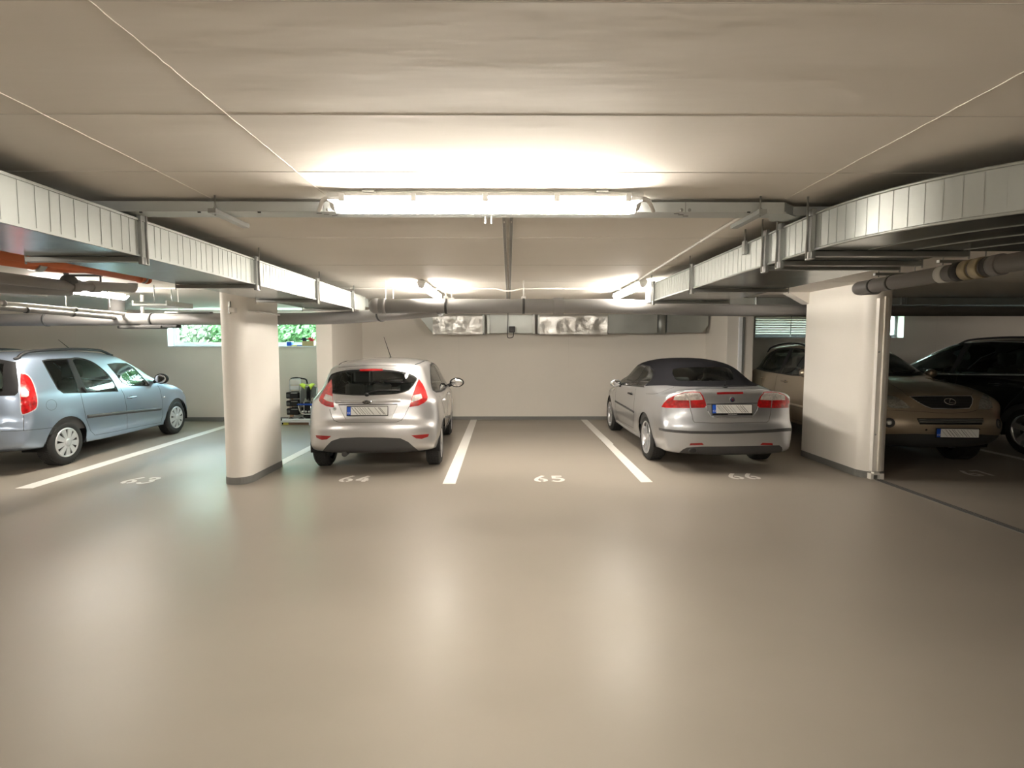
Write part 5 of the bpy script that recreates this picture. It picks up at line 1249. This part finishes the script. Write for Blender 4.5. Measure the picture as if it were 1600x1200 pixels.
for sg in (1, -1):
    c.cut('window_surround', D, SideP(sg), M['black'])
    c.cut('side_window', [(.50, 1.21), (.52, 1.635), (.9, 1.635), (1.24, 1.60), (1.32, 1.575), (1.32, 1.18)], SideP(sg), M['darkglass']) if False else None
    c.cut('side_window', [(1.38, 1.165), (1.34, 1.655), (1.45, 1.645), (1.80, 1.555), (2.20, 1.385), (2.60, 1.135)], SideP(sg), M['darkglass'])
    c.cut('side_window', [(.22, 1.205), (.26, 1.64), (.5, 1.655), (.9, 1.665), (1.22, 1.66), (1.28, 1.17)], SideP(sg), M['darkglass'])
    c.cut('side_window', [(-.50, 1.31), (-.33, 1.475), (-.08, 1.58), (.12, 1.605), (.08, 1.225), (-.42, 1.26)], SideP(sg), M['darkglass'])
c.cut('rear_window', [(-.55, 1.58), (.55, 1.58), (.65, 1.2), (-.65, 1.2)], EndP(-1, -.4), M['darkglass'])
c.cut('windscreen', [(-.62, 1.5), (-.4, 1.62), (.4, 1.62), (.62, 1.5), (.79, 1.2), (.5, 1.17), (-.5, 1.17), (-.79, 1.2)], EndP(1, 1.4), M['carglass'])
for sg in (1, -1):
    c.cut('tail_lamp', [(sg*.6, 1.12), (sg*.95, 1.12), (sg*.95, .9), (sg*.6, .9)], EndP(-1, -.65), M['red'])
    c.cut('headlamp', [(sg*.5, .75), (sg*.55, .9), (sg*.85, .92), (sg*.86, .78)], EndP(1, 3.0), M['headlamp'])
c.finish(skip=('arch_gap',))
for sg in (1, -1):
    c.ribbon('chrome_strip', c.trace_side(D[-4:][::-1][::-1] if False else [(2.66, 1.098), (1.2, 1.145), (.2, 1.185), (-.45, 1.235)], sg), .013, M['satin'], lift=.003, n=8)
    c.ribbon('chrome_strip', c.trace_side([(2.70, 1.13), (2.23, 1.41), (1.82, 1.587), (1.45, 1.677), (.9, 1.697), (.28, 1.677), (-.1, 1.632), (-.35, 1.53), (-.55, 1.35)], sg), .010, M['satin'], lift=.003, n=8)
    pts = []
    for y, h in ((1.5, 0), (1.3, .045), (.6, .06), (-.2, .05), (-.45, 0)):
        p = c.bvh.ray_cast(Vector((sg*.62, y, 3)), Vector((0, 0, -1)))[0]; pts.append(p+Vector((0, 0, h)))
    mb = MB(); mb.tube([Vector(q) for q in catmull([tuple(p) for p in pts], 5)], .018, 10); c.put(mb, 'roof_rail', M['darkgrey'])
    c.ribbon('panel_gap', c.trace_side([(1.2, 1.16), (1.22, .36), (.45, .36), (.3, .7), (.1, .95), (.05, 1.2)], sg), .003, M['clamp'], lift=-.001)
    for y in (.5, 1.45): c.handle(y, 1.02, sg, M['p_black'], .2)
    c.mirror((sg*1.05, 2.1, 1.2), sg, M['p_black'], (.12, .08, .085), .05)
c.wheels((0, 2.80), 1.60, M['alloy'], 'spoke', .25, 5)
c.seats([(-.38, 1.35), (.38, 1.35), (-.36, .35), (.36, .35)], .58); c.dash(2.2, 1.12, .68, -.38)
# ------------------------------------------------------------------ odds and ends at the back of bay 63
def at_(x, y, Y=11.1): return on_y(x, y, Y)
YC = 11.12
def X2(px, py=None, Y=YC): return on_y(px, py if py is not None else 620, Y)
fx, fz = (lambda px: X2(px).x), (lambda py: X2(460, py).z)
steel = M['alloy']
# folding trolley with stacked black crates
t = thing('hand_trolley', 'folding hand trolley with black crates stacked on it beside the left stub wall', 'trolley', (fx(462), YC, 0))
xa, xb = fx(452), fx(474)
m = MB(); m.tube(rounded([(fx(471), YC-.05, fz(645)), (fx(470), YC-.05, fz(602)), (fx(471), YC+.02, fz(592)), (fx(453), YC+.02, fz(593)), (fx(454), YC, fz(645))], .06), .014, 10); m.build('tube_frame', steel, t)
m = MB(); m.tube(rounded([(fx(452), YC+.05, fz(604)), (fx(452.5), YC+.05, fz(592)), (fx(462), YC+.06, fz(590)), (fx(478), YC+.06, fz(593)), (fx(479), YC+.06, fz(600))], .06), .016, 8); m.build('black_grip', M['black'], t)
m = MB(); m.box(fx(453.5), fx(470), YC+.0, YC+.03, fz(601), fz(593), .01); m.build('back_panel', M['plate'], t)
m = MB(); m.box(fx(453.5), fx(467), YC+.0, YC+.03, fz(609), fz(603), .01); m.build('back_panel', M['pvc'], t)
for k, (a, b) in enumerate(((612, 622), (625, 634), (637, 647))):
    m = MB(); m.box(fx(451), fx(470), YC-.14, YC+.16, fz(b), fz(a), .02); cr_ = m.build('crate', M['black'], t)
    m = MB(); m.box(fx(459), fx(469), YC-.15, YC-.138, fz(a+1.8), fz(a+.6), .003); m.build('crate_rim', M['zinc'], cr_)
    m = MB(); m.box(fx(452), fx(457), YC-.155, YC-.138, fz(b-2.5), fz(a+3), .01); m.build('crate_latch', M['darkgrey'], cr_)
for px in (458, 474):
    m = MB(); c0 = X2(px, 651); T = Matrix.Translation((c0.x, YC-.12, .075)) @ Matrix.Rotation(PI/2, 4, 'X')
    m.lathe([(.045, -.02), (.075, -.018), (.075, .018), (.045, .02)], T, 28); w_ = m.build('wheel', M['rubber'], t)
    m = MB(); m.lathe([(.0, .016), (.046, .018), (.046, -.018), (0, -.016)], T, 24); m.build('wheel_disc', M['plate'], w_)
m = MB(); m.box(fx(452), fx(478), YC-.10, YC+.10, .12, .14, .004); m.build('axle_plate', steel, t)
# second trolley with a blue strap
t2 = thing('folding_cart', 'chrome folding cart with a blue strap, next to the black crates', 'trolley', (fx(485), YC-.02, 0))
m = MB()
for px in (477.5, 488): m.tube([(fx(px), YC-.1, .16), (fx(px), YC-.1, fz(612 if px < 480 else 628))], .013, 10)
m.tube(rounded([(fx(469), YC-.12, fz(628)), (fx(470.5), YC-.12, fz(640)), (fx(474), YC-.12, fz(646)), (fx(496), YC-.12, fz(646))], .08), .013, 10)
m.tube([(fx(478), YC+.08, .16), (fx(478), YC+.08, fz(606))], .013, 10); m.tube([(fx(494), YC+.08, .16), (fx(494), YC+.08, fz(606))], .013, 10); m.build('chrome_frame', M['chrome'], t2)
m = MB(); m.box(fx(467), fx(498), YC-.14, YC-.125, fz(632), fz(629.5), .003); m.build('blue_strap', M['blue'], t2)
m = MB(); m.box(fx(475), fx(498), YC-.09, YC+.12, .13, fz(628), .03); m.build('dark_bag', M['black'], t2)
for px in (476, 481, 486, 491):
    m = MB(); m.blob((fx(px), YC-.13, fz(642)), .022, .02, .022); m.build('caster', M['plate'], t2)
# grey coat with a yellow-green vest over it
co = thing('draped_coat', 'grey and black jacket hung over the folding cart', 'jacket', (fx(487), YC, fz(625)))
m = MB(); rnd = random.Random(5)
def cloth(px0, px1, top, bot, Y, mname, seed, parent, name, sag=.03):
    r_ = random.Random(seed); n = 14; k = 10; g = []
    mb = MB()
    for i in range(n+1):
        u = i/n; row = []
        for j in range(k+1):
            v = j/k; tp = fz(top)+.02*math.sin(u*9+seed); bt = fz(bot)+.05*math.sin(u*13+seed*2)+.03*r_.random()
            row.append(mb.bm.verts.new((fx(px0+(px1-px0)*u), Y-.03*math.sin(u*17+seed)*(.3+v)-.06*math.sin(v*2.4), tp+(bt-tp)*v)))
        g.append(row)
    for i in range(n):
        for j in range(k): f = mb.bm.faces.new((g[i][j], g[i+1][j], g[i+1][j+1], g[i][j+1])); f.smooth = True
    bmesh.ops.solidify(mb.bm, geom=mb.bm.faces[:], thickness=.012)
    return mb.build(name, mname, parent)
cloth(475, 498, 603, 625, YC-.10, mat('grey_cloth', (.16, .17, .17), .9), 2, co, 'coat_cloth')
cloth(484, 491, 604, 622, YC-.135, M['black'], 4, co, 'coat_lining')
vest = cloth(475, 497, 599.5, 605, YC-.14, mat('hi_vis_cloth', (.62, .80, .10), .7), 7, None, 'safety_vest'); tag(vest, 'yellow-green vest draped on top of the jacket', 'vest')
# tan board behind, red cap
m = MB(); m.box(fx(446.5), fx(452), YC+.18, YC+.21, 0, fz(619), .004); tag(m.build('cardboard_sheet', mat('cardboard', (.55, .35, .22), .8)), 'tan cardboard sheet standing behind the black crates', 'cardboard')
# low white rail carrier they stand on, with boxes below
r = thing('rail_carrier', 'low white metal rail with black end cap and red reflector under the trolleys', 'carrier', (fx(468), YC-.2, 0))
m = MB(); m.box(fx(443), fx(497), YC-.26, YC-.18, .095, .135, .012); m.box(fx(443), fx(497), YC-.24, YC-.20, .06, .1, .006); m.build('white_rail', M['pvc'], r)
m = MB(); T = Matrix.Translation((fx(445.5), YC-.265, .125)) @ Matrix.Rotation(PI/2, 4, 'X'); m.lathe([(0, .012), (.03, .01), (.032, -.01)], T, 20); m.build('end_cap', M['black'], r)
m = MB(); m.prism([(fx(438.5), .10), (fx(441.5), .13), (fx(442), .155), (fx(439), .12)], lambda u, v, q: (u, q, v), YC-.25, YC-.22); m.build('reflector', M['red'], r)
for px in (444, 490): m = MB(); m.box(fx(px)-.02, fx(px)+.02, YC-.25, YC-.19, 0, .065, .004); m.build('rail_foot', M['pvc'], r)
yb = thing('storage_box', 'small yellow box with a black front under the end of the white rail', 'box', (fx(446), YC-.14, 0))
m = MB(); m.box(fx(438.5), fx(454), YC-.18, YC+.0, 0, .058, .006); m.build('box_body', mat('yellow_plastic', (.70, .66, .12), .5), yb)
m = MB(); m.box(fx(439.5), fx(447), YC-.186, YC-.178, .012, .05, .003); m.build('black_front', M['black'], yb)
m = MB(); m.box(fx(455), fx(486), YC-.16, YC+.06, 0, .055, .004); tag(m.build('flat_carton', mat('brown_carton', (.30, .19, .12), .8)), 'flat brown carton under the white rail', 'box')
# things on the window sill
zs = LW[2]+.006; YS = YL+.09
sx = lambda px: on_y(px, 535, YS).x
m = MB(); m.box(sx(449), sx(457), YS-.05, YS+.05, zs, zs+.095, .012); bb = m.build('blue_box', M['blue']); tag(bb, 'small blue tub on the left window sill', 'tub')
m = MB(); m.box(sx(449)-.003, sx(457)+.003, YS-.053, YS+.053, zs+.085, zs+.10, .004); m.build('tub_lid', M['pvc'], bb)
m = MB(); m.box(sx(457.5), sx(465), YS-.08, YS+.02, zs, zs+.025, .008); yy = m.build('sponge', mat('yellow_sponge', (.75, .68, .12), .8)); tag(yy, 'flat yellow sponge on the left window sill', 'sponge')
m = MB(); m.box(sx(465.5), sx(473), YS-.08, YS+.02, zs, zs+.022, .006); tag(m.build('folded_cloth', M['blue']), 'folded dark blue cloth beside the yellow sponge on the sill', 'cloth')
ck = thing('carton', 'open brown carton at the right end of the left window sill', 'box', (sx(483), YS, zs))
m = MB(); m.box(sx(474), sx(492), YS-.07, YS-.06, zs, zs+.105); m.box(sx(474), sx(492), YS+.06, YS+.07, zs, zs+.105); m.box(sx(474), sx(474)+.01, YS-.06, YS+.06, zs, zs+.105); m.box(sx(492)-.01, sx(492), YS-.06, YS+.06, zs, zs+.105); m.box(sx(474), sx(492), YS-.07, YS+.07, zs, zs+.008); m.build('carton_walls', mat('carton_board', (.50, .40, .22), .8), ck)
def glove(px, mname, label, seed):
    g = thing('work_glove', label, 'glove', (sx(px), YS, zs+.10), 0, 'work gloves on the sill carton'); r_ = random.Random(seed); mb = MB(); c0 = Vector((sx(px), YS-.04, zs+.12))
    mb.blob(c0, .045, .03, .04)
    for k in range(5):
        a = math.radians(-60+30*k+r_.uniform(-8, 8)); d = Vector((math.sin(a), -.25, math.cos(a)*.8)); mb.tube(rounded([c0+d*.03, c0+d*.065, c0+d*.085+Vector((0, -.02, -.012))], .02), [.013]*len(rounded([c0+d*.03, c0+d*.065, c0+d*.085+Vector((0, -.02, -.012))], .02)), 8)
    mb.build('glove_cloth', mname, g)
glove(477, mat('navy_cloth', (.02, .03, .07), .8), 'dark blue glove lying over the carton on the sill', 1)
glove(488, mat('crimson_cloth', (.55, .02, .06), .8), 'crimson red glove lying over the carton on the sill', 2)
# ------------------------------------------------------------------ light and view
w = bpy.data.worlds.new('daylight'); SC.world = w; w.use_nodes = True; nt = w.node_tree
bg = nt.nodes['Background']; tc = nt.nodes.new('ShaderNodeTexCoord'); sp = nt.nodes.new('ShaderNodeSeparateXYZ'); rp_ = nt.nodes.new('ShaderNodeValToRGB')
nt.links.new(tc.outputs['Generated'], sp.inputs[0]); nt.links.new(sp.outputs['Z'], rp_.inputs['Fac']); nt.links.new(rp_.outputs['Color'], bg.inputs['Color'])
rp_.color_ramp.elements[0].color = (.72, .98, .88, 1); rp_.color_ramp.elements[1].color = (.16, .26, .36, 1); e_ = rp_.color_ramp.elements.new(.45); e_.color = (.26, .38, .42, 1); bg.inputs['Strength'].default_value = 56
for (x0, x1, z0, z1), y in ((LW, YL), (RW, YB)):
    ld = bpy.data.lights.new('window_portal', 'AREA'); ld.shape = 'RECTANGLE'; ld.size = x1-x0; ld.size_y = z1-z0; ld.cycles.is_portal = True
    lo = bpy.data.objects.new('window_portal', ld); COL.objects.link(lo); lo.location = ((x0+x1)/2, y+.36, (z0+z1)/2); lo.rotation_euler = (-PI/2, 0, 0)
vs = SC.view_settings; vs.view_transform = 'Standard'; vs.look = 'None'; vs.exposure = 0.18; vs.gamma = 1; vs.use_curve_mapping = False
SC.cycles.max_bounces = 10; SC.cycles.diffuse_bounces = 5; SC.cycles.glossy_bounces = 4; SC.cycles.transparent_max_bounces = 12; SC.cycles.sample_clamp_indirect = 12
